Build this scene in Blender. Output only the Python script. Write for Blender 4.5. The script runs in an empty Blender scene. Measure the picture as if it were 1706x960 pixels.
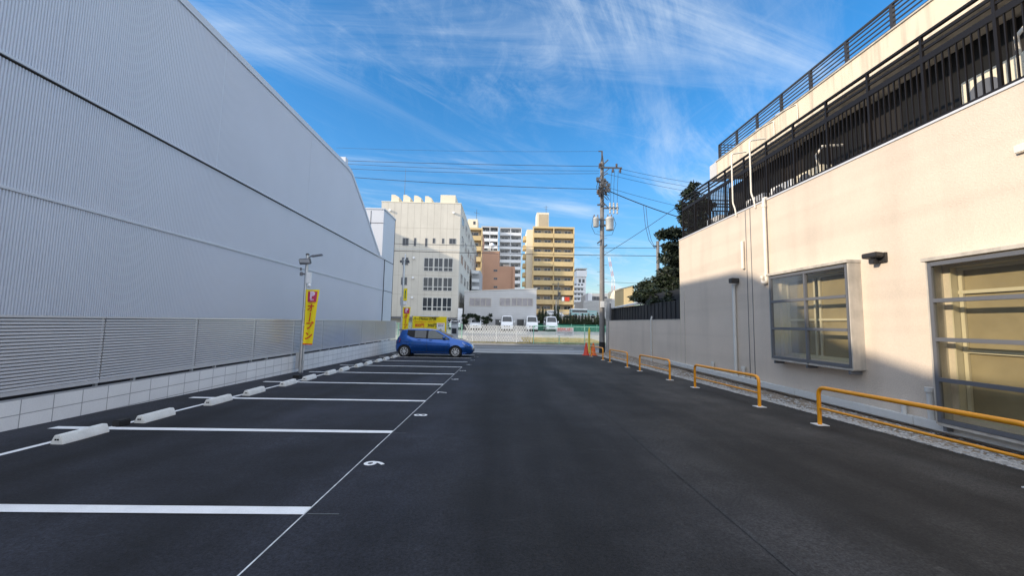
import bpy, bmesh, math, random
from mathutils import Vector, Matrix
R = math.radians
random.seed(7)
sc = bpy.context.scene
col = sc.collection

# ------------------------------------------------------------------ camera
F, RHO, PSI, TH, H, S = 664.6, .0195, .0233, .0872, 1.431, .0181
fw = Vector((math.sin(PSI)*math.cos(TH), math.cos(PSI)*math.cos(TH), math.sin(TH)))
r0 = Vector((math.cos(PSI), -math.sin(PSI), 0)); u0 = r0.cross(fw)
rt = math.cos(RHO)*r0 + math.sin(RHO)*u0
up = -math.sin(RHO)*r0 + math.cos(RHO)*u0
CAM = Vector((0, 0, H))
cd = bpy.data.cameras.new('camera'); cam = bpy.data.objects.new('camera', cd); col.objects.link(cam)
cd.sensor_width = 36; cd.lens = F/1706*36; cd.clip_start = .05; cd.clip_end = 3000
m3 = Matrix((rt, up, -fw)).transposed()
cam.matrix_world = Matrix.Translation(CAM) @ m3.to_4x4()
sc.camera = cam

# ------------------------------------------------------------------ sun and sky
SUN_EL, SUN_AZ = 21.0, 200.0           # light travels towards +X and a little +Y
TRAVEL = R(20)
sd = Vector((-math.cos(TRAVEL)*math.cos(R(SUN_EL)), -math.sin(TRAVEL)*math.cos(R(SUN_EL)), math.sin(R(SUN_EL))))
sl = bpy.data.lights.new('sun', 'SUN'); sl.energy = 2.5; sl.angle = R(.9); sl.color = (1, .85, .66)
so = bpy.data.objects.new('sun', sl); col.objects.link(so)
so.rotation_euler = sd.to_track_quat('Z', 'Y').to_euler()
w = bpy.data.worlds.new('World'); sc.world = w; w.use_nodes = True
nt = w.node_tree; nt.nodes.clear()
def N(nt, t, **k):
    n = nt.nodes.new(t)
    for a, b in k.items(): setattr(n, a, b)
    return n
sky = N(nt, 'ShaderNodeTexSky', sky_type='NISHITA', sun_disc=False)
sky.sun_elevation = R(SUN_EL); sky.sun_rotation = math.atan2(sd.x, sd.y)
sky.ozone_density = 2.2; sky.dust_density = .4; sky.air_density = 1.0
hsv = N(nt, 'ShaderNodeHueSaturation'); hsv.inputs['Saturation'].default_value = 1.36; hsv.inputs['Value'].default_value = .86
nt.links.new(sky.outputs[0], hsv.inputs['Color'])
geo = N(nt, 'ShaderNodeTexCoord')
sep = N(nt, 'ShaderNodeSeparateXYZ'); nt.links.new(geo.outputs['Generated'], sep.inputs[0])
def M(nt, op, a, b=None, c=None, clamp=False):
    nt = next(v.id_data for v in (a, b, c) if v is not None and not isinstance(v, (int, float)))
    n = N(nt, 'ShaderNodeMath', operation=op, use_clamp=clamp)
    for i, v in enumerate((a, b, c)):
        if v is None: continue
        if isinstance(v, (int, float)): n.inputs[i].default_value = v
        else: nt.links.new(v, n.inputs[i])
    return n.outputs[0]
FILL_VEIL = .8
zc = M(nt, 'ADD', M(nt, 'MAXIMUM', sep.outputs[2], 0.0), .07)
cx = M(nt, 'DIVIDE', sep.outputs[0], zc); cy = M(nt, 'DIVIDE', sep.outputs[1], zc)
comb = N(nt, 'ShaderNodeCombineXYZ'); nt.links.new(cx, comb.inputs[0]); nt.links.new(cy, comb.inputs[1])
def cloud(sx, sy, rot, sc_, det, rough, dist, lo, hi, off=(0, 0, 0)):
    mp = N(nt, 'ShaderNodeMapping', vector_type='TEXTURE'); mp.inputs['Scale'].default_value = (1/sx, 1/sy, 1); mp.inputs['Rotation'].default_value = (0, 0, R(rot)); mp.inputs['Location'].default_value = off
    nt.links.new(comb.outputs[0], mp.inputs[0])
    n = N(nt, 'ShaderNodeTexNoise'); n.inputs['Scale'].default_value = sc_; n.inputs['Detail'].default_value = det
    n.inputs['Roughness'].default_value = rough; n.inputs['Distortion'].default_value = dist
    nt.links.new(mp.outputs[0], n.inputs['Vector'])
    mr = N(nt, 'ShaderNodeMapRange', interpolation_type='SMOOTHSTEP'); mr.inputs[1].default_value = lo; mr.inputs[2].default_value = hi
    nt.links.new(n.outputs[0], mr.inputs[0]); return mr.outputs[0]
c1 = cloud(.30, 1.9, 14, 1.0, 9, .62, .8, .49, .80, (3.1, 1.7, 0))        # long level streaks
c2 = cloud(.42, 1.7, 52, 1.2, 11, .70, 1.0, .44, .74, (5.0, 12.0, 0))    # combed diagonal cirrus
c3 = cloud(1.6, 5.0, 100, 1.3, 8, .72, 1.2, .46, .78, (2.3, 9.2, 0))     # fine fibres
msk = cloud(.45, .45, 0, .8, 3, .5, .2, .42, .60, (5.0, 12.0, 0))
cc = M(nt, 'ADD', M(nt, 'MULTIPLY', c1, .8), M(nt, 'MULTIPLY', M(nt, 'ADD', c2, M(nt, 'MULTIPLY', c3, .22)), M(nt, 'MULTIPLY_ADD', msk, .8, .1)), clamp=True)
cc = M(nt, 'MULTIPLY', cc, .72)
# bright unseen cloud sheet added behind camera and at zenith as neutral fill
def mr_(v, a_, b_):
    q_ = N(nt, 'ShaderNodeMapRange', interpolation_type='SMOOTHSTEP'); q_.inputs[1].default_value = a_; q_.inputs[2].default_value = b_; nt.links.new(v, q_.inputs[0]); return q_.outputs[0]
fill_veil = M(nt, 'MAXIMUM', mr_(sep.outputs[1], .15, -.35), mr_(sep.outputs[2], .72, .92))
mix = N(nt, 'ShaderNodeMix', data_type='RGBA'); nt.links.new(cc, mix.inputs[0])
dim = N(nt, 'ShaderNodeVectorMath', operation='SCALE'); nt.links.new(hsv.outputs[0], dim.inputs[0])
nt.links.new(M(nt, 'MULTIPLY_ADD', mr_(sep.outputs[2], -.05, .40), .52, .50), dim.inputs['Scale'])
nt.links.new(dim.outputs[0], mix.inputs[6]); mix.inputs[7].default_value = (3.0, 3.4, 3.8, 1)
bg = N(nt, 'ShaderNodeBackground'); bg.inputs[1].default_value = .15
mix2 = N(nt, 'ShaderNodeMix', data_type='RGBA'); nt.links.new(M(nt, 'MULTIPLY', fill_veil, FILL_VEIL), mix2.inputs[0])
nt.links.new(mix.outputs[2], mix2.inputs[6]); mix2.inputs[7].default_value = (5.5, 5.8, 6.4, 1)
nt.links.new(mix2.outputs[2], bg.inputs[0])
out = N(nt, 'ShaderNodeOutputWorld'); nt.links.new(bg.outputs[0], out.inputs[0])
sc.view_settings.view_transform = 'Standard'; sc.view_settings.look = 'None'; sc.view_settings.gamma = 1
sc.view_settings.exposure = .95
try: sc.view_settings.use_curve_mapping = False
except: pass
sc.render.engine = 'CYCLES'

# ------------------------------------------------------------------ helpers
def ray(px, py): return fw*F + rt*(px-853) - up*(py-480)
def PX(px, py, X): d = ray(px, py); return CAM + d*(X/d.x)
def PY(px, py, Y): d = ray(px, py); return CAM + d*(Y/d.y)
def PZ(px, py, Z): d = ray(px, py); return CAM + d*((Z-H)/d.z)
def lotz(y): return -S*min(y, 25.0)
def G(px, py):
    d = ray(px, py); t = -H/(d.z + S*d.y); return CAM + d*t

def mat(name, c, rough=.6, metal=0., var=.12, vs=3., bump=0., bs=60., coat=0., spec=.5, stains=None, fine=0.):
    """principled material whose base colour drifts a little with object-space noise"""
    m = bpy.data.materials.new(name); m.use_nodes = True; nt = m.node_tree; p = nt.nodes['Principled BSDF']
    p.inputs['Roughness'].default_value = rough; p.inputs['Metallic'].default_value = metal
    p.inputs['Coat Weight'].default_value = coat; p.inputs['Specular IOR Level'].default_value = spec
    g = N(nt, 'ShaderNodeNewGeometry')
    n = N(nt, 'ShaderNodeTexNoise'); n.inputs['Scale'].default_value = vs; n.inputs['Detail'].default_value = 6; n.inputs['Roughness'].default_value = .6
    nt.links.new(g.outputs['Position'], n.inputs['Vector'])
    mr = N(nt, 'ShaderNodeMapRange'); mr.inputs[1].default_value = .3; mr.inputs[2].default_value = .7
    mr.inputs[3].default_value = 1-var; mr.inputs[4].default_value = 1+var*.6
    nt.links.new(n.outputs[0], mr.inputs[0]); f = mr.outputs[0]
    if stains:      # vertical weather streaks: (scale across, scale along z, strength)
        mp = N(nt, 'ShaderNodeMapping'); mp.inputs['Scale'].default_value = (stains[0], stains[0], stains[1]); bands = len(stains) > 3
        nt.links.new(g.outputs['Position'], mp.inputs[0])
        n2 = N(nt, 'ShaderNodeTexNoise'); n2.inputs['Scale'].default_value = 1; n2.inputs['Detail'].default_value = 5
        nt.links.new(mp.outputs[0], n2.inputs['Vector'])
        m2 = N(nt, 'ShaderNodeMapRange'); m2.inputs[1].default_value = .48; m2.inputs[2].default_value = .75
        m2.inputs[3].default_value = 1; m2.inputs[4].default_value = 1-stains[2]; nt.links.new(n2.outputs[0], m2.inputs[0])
        f = M(nt, 'MULTIPLY', f, m2.outputs[0])
        if bands:   # faint level lift bands left by the plasterer
            mp2 = N(nt, 'ShaderNodeMapping'); mp2.inputs['Scale'].default_value = (.05, .06, 1.7); nt.links.new(g.outputs['Position'], mp2.inputs[0])
            n5 = N(nt, 'ShaderNodeTexNoise'); n5.inputs['Scale'].default_value = 1; n5.inputs['Detail'].default_value = 2; nt.links.new(mp2.outputs[0], n5.inputs['Vector'])
            m5 = N(nt, 'ShaderNodeMapRange'); m5.inputs[1].default_value = .45; m5.inputs[2].default_value = .55; m5.inputs[3].default_value = 1; m5.inputs[4].default_value = 1-stains[3]; nt.links.new(n5.outputs[0], m5.inputs[0])
            f = M(nt, 'MULTIPLY', f, m5.outputs[0])
    if fine:
        n3 = N(nt, 'ShaderNodeTexNoise'); n3.inputs['Scale'].default_value = bs; n3.inputs['Detail'].default_value = 3
        nt.links.new(g.outputs['Position'], n3.inputs['Vector'])
        m4 = N(nt, 'ShaderNodeMapRange'); m4.inputs[1].default_value = .3; m4.inputs[2].default_value = .7; m4.inputs[3].default_value = 1-fine; m4.inputs[4].default_value = 1+fine
        nt.links.new(n3.outputs[0], m4.inputs[0]); f = M(nt, 'MULTIPLY', f, m4.outputs[0])
    rgb = N(nt, 'ShaderNodeRGB'); rgb.outputs[0].default_value = (*c, 1)
    mx = N(nt, 'ShaderNodeVectorMath', operation='SCALE'); nt.links.new(rgb.outputs[0], mx.inputs[0]); nt.links.new(f, mx.inputs['Scale'])
    nt.links.new(mx.outputs[0], p.inputs['Base Color'])
    if bump:
        nb = N(nt, 'ShaderNodeTexNoise'); nb.inputs['Scale'].default_value = bs; nb.inputs['Detail'].default_value = 4
        nt.links.new(g.outputs['Position'], nb.inputs['Vector'])
        b = N(nt, 'ShaderNodeBump'); b.inputs['Strength'].default_value = bump; b.inputs['Distance'].default_value = .01
        nt.links.new(nb.outputs[0], b.inputs['Height']); nt.links.new(b.outputs[0], p.inputs['Normal'])
    return m
def glass(name, tint=(.9, .9, .85), gloss=.12, rough=.02):
    m = bpy.data.materials.new(name); m.use_nodes = True; nt = m.node_tree; nt.nodes.clear()
    t = N(nt, 'ShaderNodeBsdfTransparent'); t.inputs[0].default_value = (*tint, 1)
    g = N(nt, 'ShaderNodeBsdfGlossy'); g.inputs['Roughness'].default_value = rough
    fr = N(nt, 'ShaderNodeFresnel'); fr.inputs[0].default_value = 1.25
    a = M(nt, 'MULTIPLY_ADD', fr.outputs[0], .45, gloss, clamp=True)
    x = N(nt, 'ShaderNodeMixShader'); o = N(nt, 'ShaderNodeOutputMaterial')
    nt.links.new(a, x.inputs[0]); nt.links.new(t.outputs[0], x.inputs[1]); nt.links.new(g.outputs[0], x.inputs[2]); nt.links.new(x.outputs[0], o.inputs[0])
    return m

def worigin(o):
    v = Vector((0, 0, 0))
    while o: v = v + o.location; o = o.parent
    return v
def tag(o, label=None, cat=None, group=None, kind=None):
    if label: o['label'] = label
    if cat: o['category'] = cat
    if group: o['group'] = group
    if kind: o['kind'] = kind
    return o
def thing(name, label, cat, loc=(0, 0, 0), group=None):
    o = bpy.data.objects.new(name, None); col.objects.link(o); o.location = loc; o.empty_display_size = .2
    return tag(o, label, cat, group)
def copy_tree(o, parent=None):
    c = o.copy(); col.objects.link(c); c.parent = parent
    for ch in list(o.children): copy_tree(ch, c)
    return c

class MB:
    def __init__(s): s.v = []; s.f = []
    def add(s, vs, fs):
        n = len(s.v); s.v += [tuple(v) for v in vs]; s.f += [tuple(i+n for i in f) for f in fs]; return s
    def box(s, x0, x1, y0, y1, z0, z1):
        x0, x1 = sorted((x0, x1)); y0, y1 = sorted((y0, y1)); z0, z1 = sorted((z0, z1))
        return s.add([(x0,y0,z0),(x1,y0,z0),(x1,y1,z0),(x0,y1,z0),(x0,y0,z1),(x1,y0,z1),(x1,y1,z1),(x0,y1,z1)],
            [(0,3,2,1),(4,5,6,7),(0,1,5,4),(1,2,6,5),(2,3,7,6),(3,0,4,7)])
    def obox(s, c, ax, ay, az):   # centre and three half-axis vectors
        c, ax, ay, az = map(Vector, (c, ax, ay, az))
        vs = [c+ax*i+ay*j+az*k for k in (-1, 1) for (i, j) in ((-1,-1),(1,-1),(1,1),(-1,1))]
        return s.add(vs, [(0,3,2,1),(4,5,6,7),(0,1,5,4),(1,2,6,5),(2,3,7,6),(3,0,4,7)])
    def bar(s, a, b, w, h=None, upv=(0, 0, 1)):
        a, b = Vector(a), Vector(b); h = h or w; d = (b-a); L = d.length
        if L < 1e-6: return s
        d.normalize(); u = Vector(upv)
        if abs(d.dot(u)) > .98: u = Vector((1, 0, 0))
        sd_ = d.cross(u).normalized(); u = sd_.cross(d)
        return s.obox((a+b)/2, sd_*w/2, d*L/2, u*h/2)
    def tube(s, pts, r, n=8, r2=None, cap=True):
        pts = [Vector(p) for p in pts]; rings = []; m = len(pts)
        prev = None
        for i, p in enumerate(pts):
            d = (pts[min(i+1, m-1)]-pts[max(i-1, 0)]).normalized()
            u = prev if prev else (Vector((0, 0, 1)) if abs(d.z) < .9 else Vector((1, 0, 0)))
            a = d.cross(u); 
            if a.length < 1e-5: a = d.cross(Vector((0, 1, 0)))
            a.normalize(); b = a.cross(d); prev = b
            rr = r if r2 is None else r+(r2-r)*i/max(1, m-1)
            rings.append([p+a*rr*math.cos(2*math.pi*k/n)+b*rr*math.sin(2*math.pi*k/n) for k in range(n)])
        vs = [v for q in rings for v in q]; fs = []
        for i in range(m-1):
            for k in range(n): fs.append((i*n+k, i*n+(k+1) % n, (i+1)*n+(k+1) % n, (i+1)*n+k))
        if cap: fs.append(tuple(reversed(range(n)))); fs.append(tuple((m-1)*n+k for k in range(n)))
        return s.add(vs, fs)
    def prism(s, poly, off):      # planar polygon extruded along off
        n = len(poly); off = Vector(off); a = [Vector(p) for p in poly]; b = [p+off for p in a]
        return s.add(a+b, [tuple(range(n)), tuple(reversed(range(n, 2*n)))]+[(i+n, (i+1) % n+n, (i+1) % n, i) for i in range(n)])
    def quad(s, a, b, c, d): return s.add([a, b, c, d], [(0, 1, 2, 3)])
    def lathe(s, prof, c, n=16, axis='z'):
        vs = []; fs = []; c = Vector(c)
        for (r, h) in prof:
            for k in range(n):
                t = 2*math.pi*k/n; p = (r*math.cos(t), r*math.sin(t), h)
                if axis == 'y': p = (p[0], p[2], p[1])
                if axis == 'x': p = (p[2], p[0], p[1])
                vs.append(c+Vector(p))
        m = len(prof)
        for i in range(m-1):
            for k in range(n): fs.append((i*n+k, i*n+(k+1) % n, (i+1)*n+(k+1) % n, (i+1)*n+k))
        fs.append(tuple(reversed(range(n)))); fs.append(tuple((m-1)*n+k for k in range(n)))
        return s.add(vs, fs)
    def ball(s, c, rx, ry, rz, n=12, m=8):
        prof = []; vs = []; fs = []; c = Vector(c)
        for i in range(m+1):
            a = math.pi*i/m
            for k in range(n):
                t = 2*math.pi*k/n; vs.append(c+Vector((rx*math.sin(a)*math.cos(t), ry*math.sin(a)*math.sin(t), rz*math.cos(a))))
        for i in range(m):
            for k in range(n): fs.append((i*n+k, (i+1)*n+k, (i+1)*n+(k+1) % n, i*n+(k+1) % n))
        return s.add(vs, fs)
    def build(s, name, m, parent=None, bevel=0, smooth=False, label=None, cat=None, group=None, kind=None, fix=True):
        me = bpy.data.meshes.new(name)
        vs = [Vector(v) for v in s.v]
        if parent is None and vs:
            lo = [min(v[i] for v in vs) for i in range(3)]; hi = [max(v[i] for v in vs) for i in range(3)]
            org = Vector(((lo[0]+hi[0])/2, (lo[1]+hi[1])/2, lo[2])); base = org
        else: base = worigin(parent); org = Vector((0, 0, 0))
        me.from_pydata([v-base for v in vs], [], s.f); me.update()
        if fix or bevel:
            bm = bmesh.new(); bm.from_mesh(me)
            if fix: bmesh.ops.recalc_face_normals(bm, faces=bm.faces)
            if bevel:
                es = [e for e in bm.edges if len(e.link_faces) == 2 and e.calc_face_angle(0) > .6]
                bmesh.ops.bevel(bm, geom=es, offset=bevel, segments=2, affect='EDGES', clamp_overlap=True)
            bm.to_mesh(me); bm.free()
        if smooth:
            for p in me.polygons: p.use_smooth = True
            try: me.set_sharp_from_angle(angle=R(40))
            except Exception: pass
        if m: me.materials.append(m)
        o = bpy.data.objects.new(name, me); col.objects.link(o)
        o.location = org
        if parent: o.parent = parent
        return tag(o, label, cat, group, kind)

def text(body, size, mtl, parent, M4, name='lettering', extrude=.002, align='CENTER', width=None, bold=0.):
    cu = bpy.data.curves.new('t', 'FONT'); cu.body = body; cu.size = size; cu.extrude = extrude; cu.align_x = align; cu.align_y = 'CENTER'
    cu.offset = bold; cu.resolution_u = 3
    o = bpy.data.objects.new('t', cu); col.objects.link(o)
    dg = bpy.context.evaluated_depsgraph_get(); me = bpy.data.meshes.new_from_object(o.evaluated_get(dg))
    bpy.data.objects.remove(o); bpy.data.curves.remove(cu)
    if width and len(me.vertices):
        xs = [v.co.x for v in me.vertices]; k = width/(max(xs)-min(xs)); mid = (max(xs)+min(xs))/2
        for v in me.vertices: v.co.x = (v.co.x-mid)*k
    base = worigin(parent) if parent else Vector((0, 0, 0))
    me.transform(Matrix.Translation(-base) @ M4)
    me.materials.clear(); me.materials.append(mtl)
    ob = bpy.data.objects.new(name, me); col.objects.link(ob)
    if parent: ob.parent = parent
    return ob
def facing(loc, rz=0):            # text standing upright, read from the -Y side when rz = 0
    return Matrix.Translation(loc) @ Matrix.Rotation(rz, 4, 'Z') @ Matrix.Rotation(R(90), 4, 'X')

# ------------------------------------------------------------------ materials
K = {}
def asphalt_mat(name, base, warm, rough=.82):
    m = bpy.data.materials.new(name); m.use_nodes = True; nt = m.node_tree; p = nt.nodes['Principled BSDF']
    g = N(nt, 'ShaderNodeNewGeometry'); P = g.outputs['Position']
    def noise(s, d=4, ro=.55, mp=None, dist=0):
        n = N(nt, 'ShaderNodeTexNoise'); n.inputs['Scale'].default_value = s; n.inputs['Detail'].default_value = d; n.inputs['Roughness'].default_value = ro; n.inputs['Distortion'].default_value = dist
        if mp:
            q = N(nt, 'ShaderNodeMapping'); q.inputs['Scale'].default_value = mp; nt.links.new(P, q.inputs[0]); nt.links.new(q.outputs[0], n.inputs[0])
        else: nt.links.new(P, n.inputs[0])
        return n.outputs[0]
    def rng(v, a, b, c, d):
        q = N(nt, 'ShaderNodeMapRange'); q.inputs[1].default_value = a; q.inputs[2].default_value = b; q.inputs[3].default_value = c; q.inputs[4].default_value = d
        nt.links.new(v, q.inputs[0]); return q.outputs[0]
    big = rng(noise(.35, 3), .35, .65, .66, 1.35)
    mid = rng(noise(1.6, 6, .65), .35, .7, .74, 1.35)
    strip = rng(noise(1, 4, .5, (.75, .06, 1)), .38, .62, .52, 1.6)
    scuff = rng(noise(1, 6, .75, (.9, 2.3, 1), 1.5), .60, .78, 1.0, 2.3)
    fine = rng(noise(48, 4, .85), .32, .68, .25, 2.1)
    peb = rng(noise(150, 2, .6), .62, .75, 1.0, 2.6)
    f = big
    for q in (mid, strip, scuff, fine, peb): f = M(nt, 'MULTIPLY', f, q)
    sx = N(nt, 'ShaderNodeSeparateXYZ'); nt.links.new(P, sx.inputs[0])
    t = rng(M(nt, 'ADD', sx.outputs[0], M(nt, 'MULTIPLY', noise(.5, 2), 3.0)), 0.5, 4.5, 0, 1)
    cm = N(nt, 'ShaderNodeMix', data_type='RGBA'); nt.links.new(t, cm.inputs[0]); cm.inputs[6].default_value = (*base, 1); cm.inputs[7].default_value = (*warm, 1)
    v = N(nt, 'ShaderNodeVectorMath', operation='SCALE'); nt.links.new(cm.outputs[2], v.inputs[0]); nt.links.new(f, v.inputs['Scale'])
    nt.links.new(v.outputs[0], p.inputs['Base Color'])
    p.inputs['Roughness'].default_value = rough; p.inputs['Specular IOR Level'].default_value = .35
    b = N(nt, 'ShaderNodeBump'); b.inputs['Strength'].default_value = .55; b.inputs['Distance'].default_value = .006
    nt.links.new(M(nt, 'ADD', noise(110, 3, .7), M(nt, 'MULTIPLY', noise(9, 3), .8)), b.inputs['Height']); nt.links.new(b.outputs[0], p.inputs['Normal'])
    return m
K['lot'] = asphalt_mat('fresh asphalt', (.0095, .0104, .0145), (.022, .0208, .0192))
K['seam'] = asphalt_mat('seam asphalt', (.018, .019, .022), (.02, .02, .02))
K['street'] = mat('old asphalt', (.13, .13, .13), .9, var=.2, vs=1.2, bump=.4, bs=90, fine=.25)
K['gutter'] = mat('concrete gutter', (.36, .36, .35), .9, var=.2, vs=1.5, bump=.3, bs=60, fine=.12)
K['faint'] = mat('worn chalk', (.14, .15, .16), .9, var=.4, vs=14)
K['paint'] = mat('road paint', (.80, .81, .82), .6, var=.06, vs=9, bump=.3, bs=110, fine=.06, stains=(3, 3, .12))
K['chalk'] = mat('chalk line', (.55, .58, .60), .9, var=.4, vs=14)
K['clad'] = mat('pale grey corrugated steel', (.60, .635, .70), .42, metal=0., var=.035, vs=.4, spec=.5)
K['clad_flat'] = mat('pale grey cladding panel', (.58, .60, .64), .5, var=.05, vs=.5)
K['cladtrim'] = mat('light trim', (.58, .60, .635), .4, var=.04)
K['darkgap'] = mat('dark joint', (.025, .025, .03), .8)
K['louvre'] = mat('aluminium louvre', (.74, .74, .755), .24, metal=.4, var=.05, vs=1.2)
K['alu'] = mat('galvanised steel', (.55, .56, .57), .38, metal=.8, var=.12, vs=6)
K['darkalu'] = mat('grey anodised frame', (.17, .175, .19), .42, metal=.35, var=.06)
K['stucco'] = mat('cream textured stucco', (.66, .565, .465), .92, var=.05, vs=.8, bump=.7, bs=70, stains=(1.6, .22, .12, .07), fine=.06)
K['stucco2'] = mat('cream fascia with streaks', (.68, .58, .45), .9, var=.08, vs=1.0, bump=.3, bs=70, stains=(6, .35, .42))
K['creampipe'] = mat('cream plastic pipe', (.78, .72, .62), .45, var=.06)
K['whitepipe'] = mat('white grey duct', (.62, .62, .59), .5, var=.10, vs=3, stains=(3, 3, .15))
K['black'] = mat('black painted steel', (.030, .028, .028), .45, var=.1)
K['rubber'] = mat('black rubber', (.015, .015, .016), .8, var=.2)
K['orange'] = mat('orange yellow enamel', (.86, .34, .010), .32, var=.06, vs=5, coat=.2, stains=(5, 3, .12))
K['whitepl'] = mat('white plate', (.72, .72, .70), .6, var=.15, vs=20)
K['stop'] = mat('white concrete wheel stop', (.70, .71, .69), .8, var=.12, vs=8, bump=.2, bs=80, fine=.06)
K['soil'] = mat('brown soil', (.24, .19, .14), .95, var=.35, vs=3, bump=.8, bs=40, fine=.35)
K['stone'] = mat('grey stones', (.42, .41, .39), .85, var=.45, vs=9, bump=.3, bs=80)
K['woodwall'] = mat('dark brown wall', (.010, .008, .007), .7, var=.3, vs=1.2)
K['curtain'] = mat('tan roller blind', (.30, .245, .15), .8, var=.18, vs=2.2, bump=.1, bs=40)
K['creamframe'] = mat('cream inner frame', (.56, .50, .37), .5, var=.05)
K['bayside'] = mat('greige bay side', (.50, .46, .40), .6, var=.15, vs=4, stains=(6, 1, .3))
K['yellow'] = mat('yellow banner cloth', (.86, .68, .01), .75, var=.05, vs=5)
K['red'] = mat('red print', (.68, .07, .02), .7, var=.05)
K['purple'] = mat('purple red print', (.50, .03, .10), .7, var=.05)
K['pink'] = mat('pale pink print', (.85, .62, .78), .7, var=.03)
K['blackprint'] = mat('black print', (.03, .025, .02), .7)
K['white'] = mat('white enamel', (.80, .81, .82), .35, var=.04, vs=3)
K['blue'] = mat('metallic blue car paint', (.003, .08, .34), .18, metal=.7, var=.04, vs=2, coat=1.)
K['carwhite'] = mat('white car paint', (.78, .79, .80), .25, var=.03, coat=.8)
K['tint'] = mat('tinted car glass', (.035, .04, .045), .06, var=.1, spec=.8)
K['tintlight'] = mat('greenish car glass', (.045, .06, .058), .08, var=.2, spec=.9)
K['lens'] = mat('headlamp lens', (.7, .72, .75), .12, var=.1, spec=.9)
K['redlens'] = mat('tail lamp lens', (.35, .01, .01), .15)
K['rim'] = mat('silver wheel', (.70, .71, .72), .3, metal=.6, var=.05)
K['concpole'] = mat('weathered concrete pole', (.22, .21, .20), .9, var=.18, vs=2.5, bump=.4, bs=60, stains=(6, .4, .25))
K['xfmr'] = mat('grey transformer enamel', (.42, .43, .42), .5, var=.1)
K['porcelain'] = mat('brown insulator', (.16, .12, .10), .3)
K['iron'] = mat('dark galvanised iron', (.11, .11, .115), .6, metal=.4, var=.2, vs=8)
K['wire'] = mat('black cable', (.03, .032, .038), .7)
K['conered'] = mat('red traffic cone', (.62, .05, .02), .5, var=.08, vs=6)
K['coneorange'] = mat('orange traffic cone', (.72, .13, .02), .5, var=.08, vs=6)
K['guard'] = mat('yellow plastic guard', (.66, .55, .08), .5, var=.08)
K['green'] = mat('pale green fence paint', (.24, .50, .38), .55, var=.08, vs=5)
K['gate'] = mat('cream gate slat', (.78, .78, .74), .5, var=.1, vs=5)
K['greensheet'] = mat('dark green net', (.02, .16, .10), .9, var=.15, vs=1.5)
K['gravel'] = mat('pale gravel', (.46, .43, .37), .95, var=.25, vs=1.0, bump=.8, bs=30, fine=.3)
K['drygrass'] = mat('dry grass', (.42, .36, .17), .95, var=.4, vs=2.2, bump=.8, bs=30, fine=.3)
K['ground'] = mat('city ground', (.20, .19, .175), .95, var=.2, vs=.2)
K['beige'] = mat('beige tiled wall', (.60, .57, .50), .85, var=.06, vs=.5, stains=(1, .1, .10))
K['whitewall'] = mat('white grey siding', (.52, .52, .52), .8, var=.06, vs=.5, stains=(1, .15, .08))
K['tan'] = mat('yellow tan tile', (.60, .46, .24), .85, var=.08, vs=.2, stains=(.4, .06, .12))
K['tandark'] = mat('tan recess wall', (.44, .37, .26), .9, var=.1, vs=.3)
K['cream'] = mat('cream wall', (.72, .66, .52), .85, var=.06, vs=.3)
K['brownb'] = mat('pinkish brown tile', (.52, .30, .20), .85, var=.08, vs=.4)
K['greytower'] = mat('grey tower wall', (.42, .43, .44), .8, var=.06, vs=.3)
K['whitefr'] = mat('white tower frame', (.68, .70, .72), .7, var=.05, vs=.3)
K['win'] = mat('dark window', (.028, .034, .04), .12, var=.4, vs=.8, spec=.7)
K['blackpane'] = mat('dull dark pane', (.012, .012, .012), .5, spec=.2)
K['bars'] = mat('dark brown bars', (.009, .007, .0065), .5, spec=.3)
K['winlight'] = mat('curtained window', (.32, .30, .31), .25, var=.25, vs=1.2)
K['frame'] = mat('pale window frame', (.60, .60, .57), .5, var=.05)
K['darkshed'] = mat('dark navy board', (.009, .010, .014), .6, var=.2, vs=2, stains=(5, .3, .2))
K['roofgrey'] = mat('grey sheet roof', (.45, .45, .44), .6, var=.12)
K['craner'] = mat('crane red', (.60, .22, .20), .5); K['cranew'] = mat('crane white', (.75, .75, .75), .5)
K['teal'] = mat('pale teal body', (.30, .52, .52), .45, var=.05)
K['bark'] = mat('brown bark', (.12, .085, .06), .95, var=.3, vs=6, bump=.8, bs=30)
def leafmat(name, a, b):
    m = bpy.data.materials.new(name); m.use_nodes = True; nt = m.node_tree; p = nt.nodes['Principled BSDF']
    g = N(nt, 'ShaderNodeNewGeometry')
    cr = N(nt, 'ShaderNodeMix', data_type='RGBA'); nt.links.new(g.outputs['Random Per Island'], cr.inputs[0])
    cr.inputs[6].default_value = (*a, 1); cr.inputs[7].default_value = (*b, 1)
    nt.links.new(cr.outputs[2], p.inputs['Base Color']); p.inputs['Roughness'].default_value = .6
    return m
K['pine'] = leafmat('dark pine needles', (.006, .014, .008), (.026, .040, .018))
K['leaf'] = leafmat('dark leaves', (.005, .012, .006), (.026, .042, .014))
K['hedge'] = leafmat('conifer hedge leaves', (.010, .024, .010), (.050, .070, .024))
K['glass'] = glass('clear glass', (.90, .90, .82), .03, rough=.18)

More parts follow.
